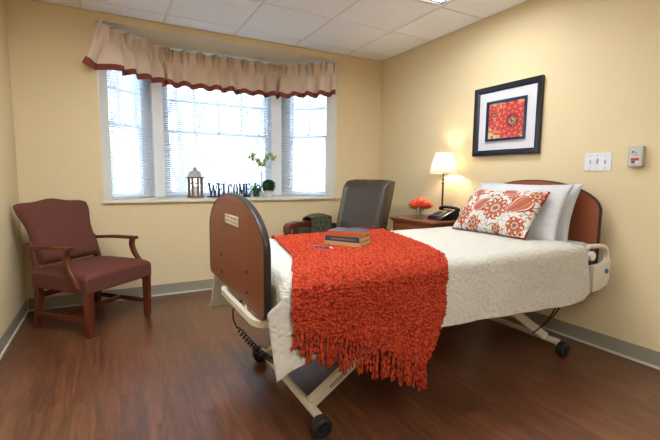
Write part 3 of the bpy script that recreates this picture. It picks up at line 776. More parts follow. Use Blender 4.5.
# paisley pattern computed over the cushion face
RED, ORG, DK, TAN, OLV, PINK, WH = (.34, .034, .022), (.50, .115, .035), (.13, .030, .020), (.36, .22, .12), (.15, .12, .08), (.42, .11, .08), (.62, .59, .55)
def paisley(co):
    x, y = co.x, co.y
    c = WH
    # winding vines
    vv = y + .045 * math.sin(x * 34) + .02 * math.sin(x * 71 + 1)
    for k in (-.10, .01, .12):
        if abs(vv - k) < .0028: c = OLV if k else ORG
    hn = noise.noise((x * 30, y * 30, 4))
    if abs(hn) < .045 and noise.noise((x * 9, y * 9, 8)) > -.12: c = RED if hn > 0 else OLV
    d, pts_ = noise.voronoi(Vector((x * 26, y * 26, 0)))
    r = d[0]
    if r < .30 and noise.noise(pts_[0] * 1.3) > -.3: c = ORG if r > .18 else (DK if r < .08 else RED)
    for (cx, cy, R_, n_, ph, kind) in MOT:
        dx, dy = x - cx, y - cy; r = math.hypot(dx, dy) / R_
        if r > 1.25: continue
        th = math.atan2(dy, dx) + ph
        e = .80 + .20 * abs(math.cos(n_ * th / 2))
        if kind == 'p':   # paisley drop
            q = Vector((dx, dy)); q.rotate(Matrix.Rotation(ph, 2)); q /= R_
            s_ = q.y + .25; wd = .62 * (1 - max(0, s_)**1.4) if s_ > 0 else math.sqrt(max(0, .38 - s_ * s_ * 1.2))
            cxs = .35 * max(0, s_)**2; dd = abs(q.x - cxs) / max(.02, wd)
            if s_ < -.55 or s_ > 1 or dd > 1: continue
            c = RED if dd > .82 else (WH if dd > .70 else (ORG if dd > .46 else (TAN if dd > .3 else PINK)))
        else:
            if r > e: continue
            rr_ = r / e
            pet = abs(math.sin(n_ * th / 2))
            if rr_ > .9: c = DK if kind == 'b' else RED
            elif rr_ > .58: c = ORG if pet > .35 else WH
            elif rr_ > .50: c = DK
            elif rr_ > .34: c = TAN
            elif rr_ > .28: c = WH
            elif rr_ > .16: c = PINK
            else: c = OLV
    if max(abs(x) / .298, abs(y) / .178) > .975: c = RED
    return c
MOT = [(.035, -.015, .088, 11, .2, 'b'), (-.22, -.07, .075, 9, .5, 'f'), (.215, -.115, .060, 6, .1, 'f'), (.115, .095, .038, 5, .3, 'f'), (-.095, .02, .085, 1, .5, 'p'), (.075, .135, .07, 1, 1.6, 'p'), (.185, .02, .115, 1, -2.6, 'p'), (-.175, .115, .075, 1, 2.4, 'p'), (-.10, -.13, .05, 7, 0, 'f'), (.09, -.15, .035, 5, 0, 'f'), (.255, .12, .05, 7, 0, 'f'), (-.265, .06, .045, 6, 0, 'f')]
cu = pillow('cushion', .60, .36, .135, 2, M['paisley'], (2.315, 1.870, .872), math.radians(37), math.radians(0), colfn=paisley, nu=240, nv=150, pinch=.05)
tag(cu, 'oblong throw cushion with red and orange floral paisley print, leaning on the white pillows', 'cushion')

# ------------------------------------------------------------------ books and pen
def book(label, c, rz, w, l, t, cov, pages, name='book'):
    """spine along local y on the -x side"""
    o = thing(name, label, 'book', c, rz, 'books stacked on the throw')
    cv = MB(); ct = .0028
    cv.b2((-w / 2, -l / 2, 0), (w / 2, l / 2, ct)); cv.b2((-w / 2, -l / 2, t - ct), (w / 2, l / 2, t)); cv.b2((-w / 2, -l / 2, ct), (-w / 2 + .004, l / 2, t - ct))
    cv.build('cover', cov, o, bevel=.001)
    MB().b2((-w / 2 + .004, -l / 2 + .004, ct), (w / 2 - .004, l / 2 - .004, t - ct)).build('pages', pages, o)
    return o
bz = ZS + .0215; bc = (1.118, 1.850); ba = math.radians(35)
book('tan hardback book, lowest in the stack on the orange throw', (bc[0], bc[1], bz), ba, .155, .205, .020, M['tan_book'], M['paper'])
b2_ = book('dark blue book with gold lettered spine, in the middle of the stack', (bc[0] + .002, bc[1] + .004, bz + .0205), ba - .03, .155, .200, .028, M['blue_book'], M['paper'])
g = MB(); rnd = random.Random(8)
for i in range(15): g.b2((-.0782, -.075 + i * .0095, .010), (-.0777, -.075 + i * .0095 + rnd.uniform(.004, .007), .018))
g.build('spine_lettering', M['gold'], b2_)
b3 = book('orange spined book with slate blue cover, on top of the stack', (bc[0] + .008, bc[1] + .006, bz + .049), ba + .05, .150, .192, .026, M['red_book'], M['gilt'])
MB().b2((-.070, -.0955, .0262), (.0748, .0955, .0268)).build('cover_panel', M['slate'], b3)
pen = thing('pen', 'blue ballpoint pen lying on the orange throw beside the books', 'pen', (.945, 1.790, ZS + .0225), 0)
pa, pb_ = Vector((-.05, .052, .002)), Vector((.025, -.045, .002)); dp = pb_ - pa
MB().tube([pa, pa + dp * .12, pa + dp * .85], [.0042, .0046, .0046], 10).build('barrel', mat('blue_pen_plastic', (.02, .05, .16), .25), pen, smooth=50)
MB().tube([pa + dp * .85, pb_], [.0044, .0012], 10).build('tip', M['chrome'], pen, smooth=50)
MB().box(pa + dp * .2 + Vector((0, 0, .006)), (.003, .034, .002), Matrix.Rotation(math.atan2(-dp.x, dp.y), 3, 'Z')).build('clip', M['chrome'], pen)

# ------------------------------------------------------------------ nightstand with lamp, phone and flowers
NX0, NX1, NY0, NY1, NZ = 2.262, 2.756, 2.468, 3.02, .74
ns = thing('nightstand', 'cherry wood nightstand against the right wall beside the bed', 'nightstand', ((NX0 + NX1) / 2, (NY0 + NY1) / 2, 0))
hx, hy = (NX1 - NX0) / 2, (NY1 - NY0) / 2
MB().b2((-hx, -hy, NZ - .024), (hx, hy, NZ)).build('top', M['standwood'], ns, bevel=.007, segs=3)
bx, by = hx - .028, hy - .028
MB().b2((-bx, -by, .06), (bx, by, NZ - .024)).build('body', M['standwood'], ns, bevel=.003)
MB().b2((-bx - .014, -by - .012, NZ - .040), (bx, by + .012, NZ - .024)).build('moulding', M['standwood'], ns, bevel=.004)
for i, (z0, z1) in enumerate(((.50, .675), (.29, .48), (.08, .27))):
    d_ = MB().b2((-bx - .018, -by + .03, z0), (-bx, by - .03, z1)).build('drawer', M['standwood'], ns, bevel=.004)
    zc = (z0 + z1) / 2
    MB().tube([(-bx - .018, -.04, zc), (-bx - .036, -.035, zc - .004), (-bx - .040, 0, zc - .008), (-bx - .036, .035, zc - .004), (-bx - .018, .04, zc)], .004, 8).build('pull', M['bronze'], d_, smooth=60)
for sx in (-1, 1):
    for sy in (-1, 1): MB().b2((sx * bx, sy * by, 0), (sx * (bx - .05), sy * (by - .05), .062)).build('foot', M['standwood'], ns, bevel=.003)

lamp = thing('table_lamp', 'lit table lamp with cream shade and bronze stem on the nightstand', 'lamp', (2.645, 2.735, NZ))
MB().lathe([(0, 0), (.072, 0), (.074, .006), (.070, .012), (.045, .018), (.020, .026), (.012, .040), (.010, .06)], seg=32, capb=False).build('base', M['bronze'], lamp, smooth=40)
MB().lathe([(.0085, .05), (.0085, .30), (.012, .302), (.014, .31), (.012, .318), (.008, .322), (.008, .335), (.013, .338), (.014, .345), (.010, .352), (.007, .356), (.006, .41)], seg=20).build('stem', M['bronze'], lamp, smooth=40)
sh = MB().lathe([(.124, .395), (.073, .580)], seg=48, capb=False, capt=False).build('shade', M['shade'], lamp, smooth=60, thick=.0015)
for r_, z in ((.124, .395), (.073, .580)): MB().tube([(r_ * math.cos(k * PI / 24), r_ * math.sin(k * PI / 24), z) for k in range(48)], .0016, 6, closed=True).build('shade_rim', M['shade'], sh, smooth=180)
f = MB()
for k in range(3): a = k * 2 * PI / 3; f.tube([(0, 0, .572), (.072 * math.cos(a), .072 * math.sin(a), .578)], .0013, 6)
f.build('spider', M['bronze'], sh)
MB().lathe([(.012, .405), (.014, .41), (.014, .435)], seg=16).build('socket', M['bronze'], lamp)
bu = MB().lathe([(.012, .436), (.014, .445), (.026, .47), (.029, .485), (.024, .502), (.012, .512), (0, .514)], seg=24, capt=False).build('bulb', M['bulb'], lamp, smooth=180)

ph = thing('desk_phone', 'black push button desk phone with handset on the nightstand', 'phone', (2.515, 2.585, NZ), math.radians(-92))
P = [(-.11, .0), (.10, 0), (.10, .075), (.075, .086), (.03, .080), (-.095, .028), (-.11, .018)]
MB().prism(P, lambda a, b: (-.078, a, b), lambda a, b: (.092, a, b)).build('body', M['black_gloss'], ph, bevel=.006, segs=3)
sl = math.atan2(.052, .125); rt = Matrix.Rotation(sl, 3, 'X')
kp = MB().box((-.012, -.034, .0545), (.110, .098, .003), rt).build('keypad', mat('grey_phone_faceplate', (.10, .10, .095), .4), ph)
kb = MB()
for i in range(3):
    for j in range(4): kb.box(Vector((-.030 + i * .022, -.038, .0535)) + rt @ Vector((0, (j - 1.5) * .020, .002)), (.015, .012, .004), rt)
kb.build('keys', M['black'], kp)
MB().box(Vector((-.012, -.034, .0555)) + rt @ Vector((0, .040, .0015)), (.09, .012, .003), rt).build('index_card', M['paper'], ph)
f = MB().tube([(-.10, .062, .096), (-.075, .060, .103), (0, .058, .105), (.085, .060, .103), (.110, .062, .096)], [.012, .014, .013, .014, .012], 12)
f.lathe([(.018, 0), (.023, .012), (.022, .026)], (-.095, .062, .074), 16).lathe([(.018, 0), (.023, .012), (.022, .026)], (.105, .062, .074), 16)
hs = f.build('handset', M['black_gloss'], ph, smooth=50)
hel = []
for i in range(160):
    q = i / 159; an = q * 22 * 2 * PI
    c = Vector((lerp(-.10, -.098, q), lerp(.05, -.06, q), .0095)) + Vector((-.035 * math.sin(PI * q), 0, 0))
    hel.append(c + Vector((math.cos(an) * .006, 0, math.sin(an) * .006)))
MB().tube(hel, .0018, 5).build('handset_cord', M['black'], ph, smooth=180)

vs = thing('flower_vase', 'square clear glass vase of orange red roses on the nightstand', 'vase', (2.408, 2.765, NZ), math.radians(15))
g = MB(); s_ = .052; h_ = .095
for a, b in (((-s_, -s_, 0), (s_, s_, .008)), ((-s_, -s_, .008), (-s_ + .004, s_, h_)), ((s_ - .004, -s_, .008), (s_, s_, h_)), ((-s_ + .004, -s_, .008), (s_ - .004, -s_ + .004, h_)), ((-s_ + .004, s_ - .004, .008), (s_ - .004, s_, h_))): g.b2(a, b)
g.build('glass', M['vase_glass'], vs)
rnd = random.Random(5)
heads = [(-.058, .01, .118, .042), (-.02, -.052, .118, .042), (.040, -.042, .116, .042), (.058, .028, .116, .040), (0, .055, .120, .040), (.0, 0, .138, .044), (-.048, -.03, .140, .036), (.040, .005, .144, .038)]
heads = [(x * 1.05, y * 1.05, z + .012, r_ * 1.08) for x, y, z, r_ in heads]
for (x, y, z, r_) in heads:
    f = MB()
    for lay in range(4):
        nn = (3, 5, 6, 7)[lay]; rr_ = r_ * (.28, .50, .75, 1.0)[lay]
        for k in range(nn):
            a = k * 2 * PI / nn + lay * .7; tl = .2 + .28 * lay
            def pf_(u, v, a=a, rr_=rr_, tl=tl, nn=nn, lay=lay):
                w_ = (u - .5) * 2 * PI / nn * 1.5; hh = v
                bul = rr_ * (.35 + .65 * math.sin(min(1, hh * 1.15) * PI / 2)) * (1 + .12 * lay * hh * hh)
                return Vector((math.cos(a + w_ * (1 - .35 * hh * hh)) * bul, math.sin(a + w_ * (1 - .35 * hh * hh)) * bul, r_ * (-.75 + (1.65 - .22 * lay) * hh - .25 * abs(u - .5) * hh * 2 - .1 * lay * hh * hh))) + Vector((x, y, z))
            f.grid(5, 5, pf_)
    f.blob((x, y, z - .008), r_ * .92, 2)
    o = f.build('rose', M['petal_orange'], vs, smooth=180, thick=.0012)
f = MB()
for (x, y, z, r_) in heads: f.tube([(x * .35, y * .35, .010), (x * .5, y * .5, .06), (x * .8, y * .8, z - .01)], .0025, 6)
f.build('stems', M['stem'], vs)
def leaf(f, p, d, ln, wd, droop=.3, up=Vector((0, 0, 1))):
    d = Vector(d).normalized(); s_ = d.cross(up).normalized(); n_ = s_.cross(d)
    def fn(u, v):
        t = v; w_ = wd * math.sin(PI * min(1, t * .96 + .04))**.8 * (u - .5)
        return Vector(p) + d * ln * t + s_ * w_ - up * droop * ln * t * t + n_ * (.15 * abs(w_))
    f.grid(4, 6, fn)
f = MB()
for d, p in (((.1, -1, .15), (.02, -.05, .10)), ((-.9, .4, .1), (-.04, .03, .095)), ((-.6, -.8, .1), (-.04, -.04, .09)), ((.5, -1, .3), (.04, -.045, .10)), ((-.3, 1, .1), (0, .05, .095))): leaf(f, p, d, .06, .035)
f.build('leaves', M['leaf'], vs, smooth=180, thick=.0008)

# ------------------------------------------------------------------ wall items on the right wall
pic = thing('picture_frame', 'black framed print of red dahlias hanging above the bed', 'picture', (XR, 2.200, 1.560), math.radians(-90))
# local x -> world -y ; local y -> world +x ; so -y faces the room
W_, H_ = .612, .556
def ring(m_, w, h, wi, hi, y0, y1, y2=None):
    y2 = y1 if y2 is None else y2
    A = [(-w, -h), (w, -h), (w, h), (-w, h)]; Bq = [(-wi, -hi), (wi, -hi), (wi, hi), (-wi, hi)]
    v0 = [m_.bm.verts.new((x, y0, z)) for x, z in A]; v1 = [m_.bm.verts.new((x, y1, z)) for x, z in A]
    v2 = [m_.bm.verts.new((x, y2, z)) for x, z in Bq]; v3 = [m_.bm.verts.new((x, y0, z)) for x, z in Bq]
    for a, b in ((v0, v1), (v1, v2), (v2, v3), (v3, v0)):
        for k in range(4): m_.bm.faces.new((a[k], a[(k + 1) % 4], b[(k + 1) % 4], b[k]))
f = MB(); ring(f, W_ / 2, H_ / 2, W_ / 2 - .031, H_ / 2 - .031, -.001, -.032, -.022); f.build('outer_frame', M['frame_black'], pic, bevel=.002)
f = MB(); ring(f, W_ / 2 - .031, H_ / 2 - .031, W_ / 2 - .046, H_ / 2 - .046, -.001, -.022, -.015); f.build('frame_lip', M['navy_frame'], pic, bevel=.001)
MB().b2((-W_ / 2 + .045, -.010, -H_ / 2 + .045), (W_ / 2 - .045, -.003, H_ / 2 - .045)).build('mat_board', M['mat_board'], pic)
f = MB(); IW, IH = .163, .140; cz_ = -.002
ring(f, IW + .020, IH + .020, IW, IH, -.009, -.024, -.020); o = f.build('inner_frame', M['navy_frame'], pic, bevel=.0015); o.location.z = cz_
def dahlia(co):
    x, z = co.x, co.z
    k0 = noise.noise((x * 45, z * 45, 1))
    c = (.66, .48, .20) if k0 > -.15 else (.34, .07, .05)
    for (cx, cz, R_, n_, ph_) in ((-.110, .030, .120, 9, .1), (.060, -.010, .185, 12, .3)):
        dx, dz = x - cx, z - cz; r = math.hypot(dx, dz); th = math.atan2(dz, dx) + ph_
        for lay in range(5, 0, -1):
            R1 = R_ * (lay / 5)**.9; u = (n_ * (th + lay * .23) / (2 * PI)) % 1; w = abs(u - .5) * 2     # 0 on a petal's spine, 1 between petals
            tip = R1 * (1 - .42 * w**1.6)
            if r < tip:
                e = r / tip; k = noise.noise((x * 90, z * 90, lay * 3.))
                if lay == 1: c = (.55, .42, .10) if k > .05 else (.09, .03, .08)
                elif w > .66 or e < .60 and lay < 3: c = (.10, .012, .055)
                elif e > .86 and w < .5: c = (.66, .20, .13)
                else: c = (.50 + .12 * k, .040 + .03 * w, .045)
    return c
f = MB(); f.grid(200, 170, lambda a, b: Vector((lerp(-IW, IW, a), -.012, lerp(-IH, IH, b)))); o = f.build('print', M['art'], pic, colfn=dahlia); o.location.z = cz_
sw = thing('light_switch_plate', 'white three gang light switch plate on the right wall above the bed', 'switch', (XR, 1.490, 1.210), math.radians(-90))
MB().box((0, -.003, 0), (.163, .006, .114), bev=.0025).build('plate', M['white_plastic'], sw)
for i, x in enumerate((-.046, 0, .046)):
    f = MB().box((x, -.007, .0 if i != 1 else .004), (.011, .003, .026 if i != 1 else .034))
    f.build('switch_slot', mat('switch_slot_grey', (.42, .43, .47), .5), sw)
    MB().box((x, -.012, .006 if i == 1 else -.004), (.008, .012, .012), Matrix.Rotation(.5 if i == 1 else -.5, 3, 'X'), bev=.001).build('toggle', M['white_plastic'] if i != 1 else M['grey_box'], sw)
    for z in (-.040, .040): MB().lathe([(.0030, 0), (.0026, .0012)], (x, -.006, z), 10, mtx=Matrix.Rotation(PI / 2, 4, 'X')).build('screw', M['chrome'], sw)
th_ = thing('wall_device', 'small grey wall box with red label, right of the light switches', 'control box', (XR, 1.266, 1.235), math.radians(-90))
MB().box((0, -.018, 0), (.078, .036, .118), bev=.003).build('case', M['grey_box'], th_)
MB().b2((-.028, -.0368, -.052), (.034, -.0355, .052)).build('face_plate', mat('light_grey_face', (.56, .57, .56), .4), th_)
MB().b2((-.018, -.040, -.024), (.022, -.0365, -.010)).build('red_window', M['red'], th_)
MB().b2((.004, -.0385, -.040), (.022, -.0365, -.026)).build('label', M['white_plastic'], th_)
MB().b2((-.016, -.0385, -.040), (.002, -.0365, -.026)).build('label', mat('brown_label', (.12, .09, .07), .5), th_)
f = MB().blob((-.012, -.037, .027), .007, 2, (1, .2, .7)); f.build('emblem', M['black'], th_)
f = MB().blob((.004, -.037, .024), .006, 2, (1, .2, .7)); f.build('emblem', mat('orange_emblem', (.7, .12, .02), .5), th_)
MB().b2((-.014, -.0375, .008), (.020, -.0365, .012)).build('label', mat('grey_print', (.30, .30, .30), .5), th_)

# ------------------------------------------------------------------ window sill ornaments
lt = thing('lantern', 'weathered wood candle lantern with domed metal top on the window sill', 'lantern', (.748, 4.215, SZ), math.radians(12)); lt.scale = (1.03, 1.03, 1.09)
s_ = .056; f = MB()
f.b2((-s_ - .006, -s_ - .006, 0), (s_ + .006, s_ + .006, .016)); f.b2((-s_ - .006, -s_ - .006, .178), (s_ + .006, s_ + .006, .192))
for sx in (-1, 1):
    for sy in (-1, 1): f.b2((sx * s_, sy * s_, .016), (sx * (s_ - .017), sy * (s_ - .017), .178))
for sgn in (-1, 1):
    f.b2((-.0045, sgn * s_, .016), (.0045, sgn * (s_ - .006), .178)); f.b2((sgn * s_, -.0045, .016), (sgn * (s_ - .006), .0045, .178))
    f.b2((-s_ + .013, sgn * s_, .130), (s_ - .013, sgn * (s_ - .006), .136)); f.b2((sgn * s_, -s_ + .013, .130), (sgn * (s_ - .006), s_ - .013, .136))
f.build('frame', M['lantern_wood'], lt, bevel=.0015)
MB().lathe([(.066, .192), (.064, .212), (.056, .232), (.042, .245), (.023, .252), (.020, .262), (.027, .264), (.025, .272), (.010, .276)], seg=24).build('dome', M['zinc'], lt, smooth=40)
MB().tube([(.010 * math.cos(k * PI / 10), 0, .283 + .010 * math.sin(k * PI / 10)) for k in range(20)], .003, 6, closed=True).build('ring', M['zinc'], lt, smooth=180)
MB().lathe([(.026, .0165), (.026, .10), (.022, .103)], seg=20).build('candle', M['candle'], lt, smooth=40)

wl = thing('welcome_sign', 'dark navy WELCOME letters standing on a base board on the window sill', 'sign', (1.088, 4.215, SZ))
MB().b2((-.225, -.028, 0), (.225, .028, .014)).build('base_board', M['welcome'], wl, bevel=.002)
LH, T0, SR = .130, .0175, .008
def stroke(f, a, b, w_):
    a, b = Vector((a[0], 0, a[1])), Vector((b[0], 0, b[1])); d = b - a
    f.box((a + b) / 2, (w_, .018, d.length), Matrix.Rotation(math.atan2(d.x, d.z), 3, 'Y'))
def serif(f, x, z, w_=.022): f.box((x, 0, z), (w_, .018, SR))
def letter(ch, x, w_):
    f = MB(); h = LH
    if ch == 'W':
        p = [(0, h), (.27 * w_, 0), (.5 * w_, h * .85), (.73 * w_, 0), (w_, h)]
        for k, (a, b) in enumerate(zip(p, p[1:])): stroke(f, a, b, T0 if k % 2 == 0 else .007)
        serif(f, 0, h); serif(f, w_, h); serif(f, w_ / 2, h * .86, .014)
    elif ch in 'EL':
        stroke(f, (.010, 0), (.010, h), T0); f.box((w_ / 2, 0, SR / 2), (w_, .018, SR)); f.box((w_ - .003, 0, .012), (SR, .018, .024)); serif(f, .010, h - SR / 2, .024)
        if ch == 'E': f.box((w_ / 2, 0, h - SR / 2), (w_, .018, SR)); f.box((w_ / 2, 0, h * .53), (w_ * .7, .018, SR)); f.box((w_ - .003, 0, h - .012), (SR, .018, .024)); f.box((w_ * .82, 0, h * .53), (SR, .018, .018))
    elif ch in 'OC':
        K = 36; out = []; inn = []
        a0, a1 = (0, 2 * PI) if ch == 'O' else (.22 * PI, 1.78 * PI)
        for k in range(K + 1):
            a = lerp(a0, a1, k / K); c, s_ = math.cos(a), math.sin(a)
            th2 = T0 * .5 + T0 * .5 * abs(c)
            out.append((w_ / 2 + w_ / 2 * c, h / 2 + h / 2 * s_)); inn.append((w_ / 2 + (w_ / 2 - th2) * c, h / 2 + (h / 2 - th2 * .8) * s_))
        for (o1, o2, i1, i2) in zip(out, out[1:], inn, inn[1:]):
            f.prism([o1, o2, i2, i1], lambda a, b: (a, -.009, b), lambda a, b: (a, .009, b))
        if ch == 'C': f.box((w_ * .88, 0, h * .77), (SR, .018, .026)); f.box((w_ * .88, 0, h * .23), (SR, .018, .020))
    elif ch == 'M':
        stroke(f, (.008, 0), (.008, h), .007); stroke(f, (w_ - .008, 0), (w_ - .008, h), T0); stroke(f, (.008, h), (w_ / 2, h * .12), T0); stroke(f, (w_ / 2, h * .12), (w_ - .008, h), .007)
        for xx in (.008, w_ - .008): serif(f, xx, SR / 2); serif(f, xx, h - SR / 2)
    f_o = f.build('letter_' + ch.lower(), M['welcome'], wl); f_o.location = (x, 0, .014)
x = -.205
for ch, w_ in zip('WELCOME', (.080, .045, .043, .048, .052, .066, .045)): letter(ch, x, w_); x += w_ + .0075

pl_ = thing('topiary', 'round clipped green topiary ball in a small white pot, right end of the sill group', 'plant', (1.500, 4.165, SZ)); pl_.scale = (1.3, 1.3, 1.18)
MB().lathe([(.027, 0), (.038, .055), (.040, .058), (.037, .060), (.034, .050)], seg=24).build('pot', M['pot'], pl_, smooth=40)
def foliage(f, c, R_, n_, ln, wd, seed, sc_=(1, 1, 1), inner=.75):
    rnd = random.Random(seed)
    for _ in range(n_):
        z = rnd.uniform(-1, 1); a = rnd.uniform(0, 2 * PI); r_ = math.sqrt(1 - z * z); d = Vector((r_ * math.cos(a), r_ * math.sin(a), z))
        p = Vector(c) + Vector((d.x * sc_[0], d.y * sc_[1], d.z * sc_[2])) * R_ * rnd.uniform(inner, .95)
        dd = (d + Vector((rnd.uniform(-.7, .7), rnd.uniform(-.7, .7), rnd.uniform(-.4, .8)))).normalized()
        t = dd.cross(Vector((0, 0, 1)) if abs(dd.z) < .9 else Vector((1, 0, 0))).normalized()
        q = p + dd * ln; m_ = p + dd * ln * .5
        vs_ = [f.bm.verts.new(v) for v in (p, m_ + t * wd, q, m_ - t * wd)]; f.bm.faces.new(vs_)
f = MB().blob((0, 0, .098), .050, 3); foliage(f, (0, 0, .098), .060, 1100, .014, .004, 2); f.build('foliage', M['leaf_dark'], pl_)
pl2 = thing('trailing_plant', 'green leafy trailing plant at the foot of the orchid, beside the WELCOME sign', 'plant', (1.395, 4.262, SZ)); pl2.scale = (1.25, .9, 1.7)
MB().lathe([(.026, 0), (.034, .045), (.032, .048)], seg=20).build('pot', mat('dark_green_pot', (.02, .07, .06), .4), pl2, smooth=40)
f = MB(); rnd = random.Random(12)
for k in range(46):
    a = rnd.uniform(0, 2 * PI); el = rnd.uniform(-.2, 1.2); d = (math.cos(a) * math.cos(el), math.sin(a) * math.cos(el), math.sin(el))
    leaf(f, (d[0] * .012, d[1] * .012, .04 + .035 * rnd.random()), d, rnd.uniform(.035, .065), .022, rnd.uniform(.2, 1.0))
for k in range(26):
    a = rnd.uniform(PI * .85, PI * 1.55); r_ = rnd.uniform(.03, .075); z = rnd.uniform(.008, .04)
    leaf(f, (math.cos(a) * r_, max(-.05, math.sin(a) * r_ * .7), z), (math.cos(a), math.sin(a), .2), .026, .018, .3)
f.build('leaves', M['leaf'], pl2, smooth=180)
orc = thing('orchid', 'tall orchid spray with pale green and wine flowers in a slim clear vase', 'orchid', (1.475, 4.335, SZ)); orc.scale = (1.25, 1, 1.36)
MB().lathe([(.024, 0), (.024, .004), (.019, .02), (.022, .19), (.024, .20)], seg=24, capt=False).build('vase', M['vase_glass'], orc, smooth=40)
def stemline(side): return spline([(0, 0, .006), (.003, 0, .10), (.004, -.005, .20), (.004 + side * .03, -.01, .27), (side * .085, -.02, .315), (side * .115, -.03, .318)], 6)
for sd in (-1, 1): MB().tube(stemline(sd), .0022, 6).build('stem', M['stem'], orc, smooth=180)
rnd = random.Random(31)
def bloom(c, s_, parent):
    f = MB(); d = Vector((rnd.uniform(-.3, .3), -1, rnd.uniform(-.1, .3))).normalized(); R3 = d.to_track_quat('Y', 'Z').to_matrix()
    for k in range(5):
        a = k * 2 * PI / 5 + PI / 2
        def fn(u, v, a=a):
            w_ = (u - .5) * math.sin(PI * min(1, .1 + v * .88)) * s_ * .85
            return Vector(c) + R3 @ Vector((math.cos(a) * v * s_ - math.sin(a) * w_, .12 * s_ * v * v, math.sin(a) * v * s_ + math.cos(a) * w_))
        f.grid(4, 5, fn)
    o = f.build('flower', M['petal_green'], parent, smooth=180, thick=.0008)
    MB().blob(Vector(c) + R3 @ Vector((0, .004, -s_ * .12)), s_ * .24, 2, (1, .8, 1.2)).build('flower_lip', M['petal_red'], o, smooth=180)
for c, s_ in (((-.112, -.03, .312), .016), ((-.078, -.02, .330), .026), ((-.080, -.02, .300), .018), ((-.030, -.012, .290), .026), ((-.010, -.01, .262), .030), ((.022, -.01, .258), .026), ((.052, -.014, .318), .028), ((.085, -.02, .338), .024), ((.105, -.03, .310), .026), ((.128, -.03, .322), .014), ((.030, -.01, .290), .020)): bloom(c, s_, orc)
for k, (a, z) in enumerate(((.4, .20), (2.6, .21))): 
    f = MB(); leaf(f, (0, 0, z), (math.cos(a), -.2, .6), .06, .02, .5); f.build('leaf', M['leaf'], orc, smooth=180)

# ------------------------------------------------------------------ maroon armchair in the left corner
ca = math.radians(-47 + 90)           # local -y is forward
ch = thing('armchair', 'maroon upholstered armchair with mahogany arms and legs in the left corner', 'chair', (-.150, 3.440, 0), ca)
# local: forward = -y, +x = chair's left seen from front -> viewer right
hw, hd_ = .265, .260
def leg_tube(f, pts, ws):
    rings = []
    for p, (wx, wy) in zip(pts, ws):
        p = Vector(p); rings.append([f.bm.verts.new(p + Vector((sx * wx / 2, sy * wy / 2, 0))) for sx, sy in ((-1, -1), (1, -1), (1, 1), (-1, 1))])
    for A, Bq in zip(rings, rings[1:]):
        for k in range(4): f.bm.faces.new((A[k], A[(k + 1) % 4], Bq[(k + 1) % 4], Bq[k]))
    f.bm.faces.new(rings[0][::-1]); f.bm.faces.new(rings[-1])
for sx in (-1, 1):
    f = MB(); leg_tube(f, [(sx * (hw - .005), -hd_, 0), (sx * (hw - .005), -hd_ - .002, .32)], [(.040, .040), (.050, .050)]); f.build('leg', M['chairwood'], ch, bevel=.005)
    f = MB(); leg_tube(f, [(sx * (hw - .02), hd_ - .010, 0), (sx * (hw - .02), hd_ - .045, .26), (sx * (hw - .02), hd_ - .045, .44), (sx * (hw - .015), hd_ + .005, .62)], [(.036, .040), (.042, .050), (.040, .046), (.030, .030)]); f.build('leg', M['chairwood'], ch, bevel=.005)
    MB().b2((sx * (hw - .010) - .011, -hd_ + .02, .095), (sx * (hw - .010) + .011, hd_ - .02, .130)).build('stretcher', M['chairwood'], ch, bevel=.003)
MB().b2((-hw + .01, -.012, .100), (hw - .01, .012, .128)).build('stretcher', M['chairwood'], ch, bevel=.003)
MB().b2((-hw + .02, hd_ - .05, .22), (hw - .02, hd_ - .03, .26)).build('stretcher', M['chairwood'], ch, bevel=.003)
# seat, crowned block
f = MB(); NSX, NSY = 26, 26
sx_, sy0, sy1, sz0, sz1 = hw + .022, -hd_ - .028, hd_ - .03, .305, .425
def seat_top(a, b):
    u, v = a * 2 - 1, b * 2 - 1
    cr = (1 - abs(u)**3.0) * (1 - abs(v)**3.0); ed = max(abs(u), abs(v))
    return Vector((u * sx_ * (1 - .02 * v), lerp(sy0, sy1, b), sz1 - .016 * (ed > .97) + .034 * max(0, cr)**.6))
gt = f.grid(NSX, NSY, seat_top)
loop = [gt[i][0] for i in range(NSX + 1)] + [gt[NSX][j] for j in range(1, NSY + 1)] + [gt[i][NSY] for i in range(NSX - 1, -1, -1)] + [gt[0][j] for j in range(NSY - 1, 0, -1)]
lo = [f.bm.verts.new((v.co.x, v.co.y, sz0)) for v in loop]
for i in range(len(loop)): k = (i + 1) % len(loop); f.bm.faces.new((loop[i], loop[k], lo[k], lo[i]))
f.bm.faces.new(lo)
f.build('seat', M['maroon'], ch, smooth=40, bevel=.010, segs=3)
# back: winged top corners
def back_out(v):    # half width with height fraction
    return lerp(.248, .240, v) + .045 * sm((v - .45) / .5)**1.3
def back_fn(a, b, side):
    u = a * 2 - 1; v = b
    hwid = back_out(v); zt = .885 + .020 * math.cos(u * PI * .5) + .014 * (math.cos(u * PI * 2.0) * .5) - .020 * abs(u)**6
    z = lerp(.455, zt, v); x = u * hwid
    y0 = hd_ - .055 + .160 * max(0, (z - .455) / .43)**1.2
    bow = .030 * (1 - u * u) if side < 0 else 0
    edge = min(1, (1 - abs(u)) * 9) ** .5 * min(1, (1 - v) * 10, v * 10 + .001)**.5
    th = .036 * edge + .004
    return Vector((x, y0 + side * th + bow * .3 - (.010 * math.sin(PI * v) * (1 - u * u) if side < 0 else 0), z))
f = MB(); f.grid(40, 34, lambda a, b: back_fn(a, b, -1)); f.grid(40, 34, lambda a, b: back_fn(a, b, 1)); bmesh.ops.remove_doubles(f.bm, verts=f.bm.verts, dist=.0005)
gb = f
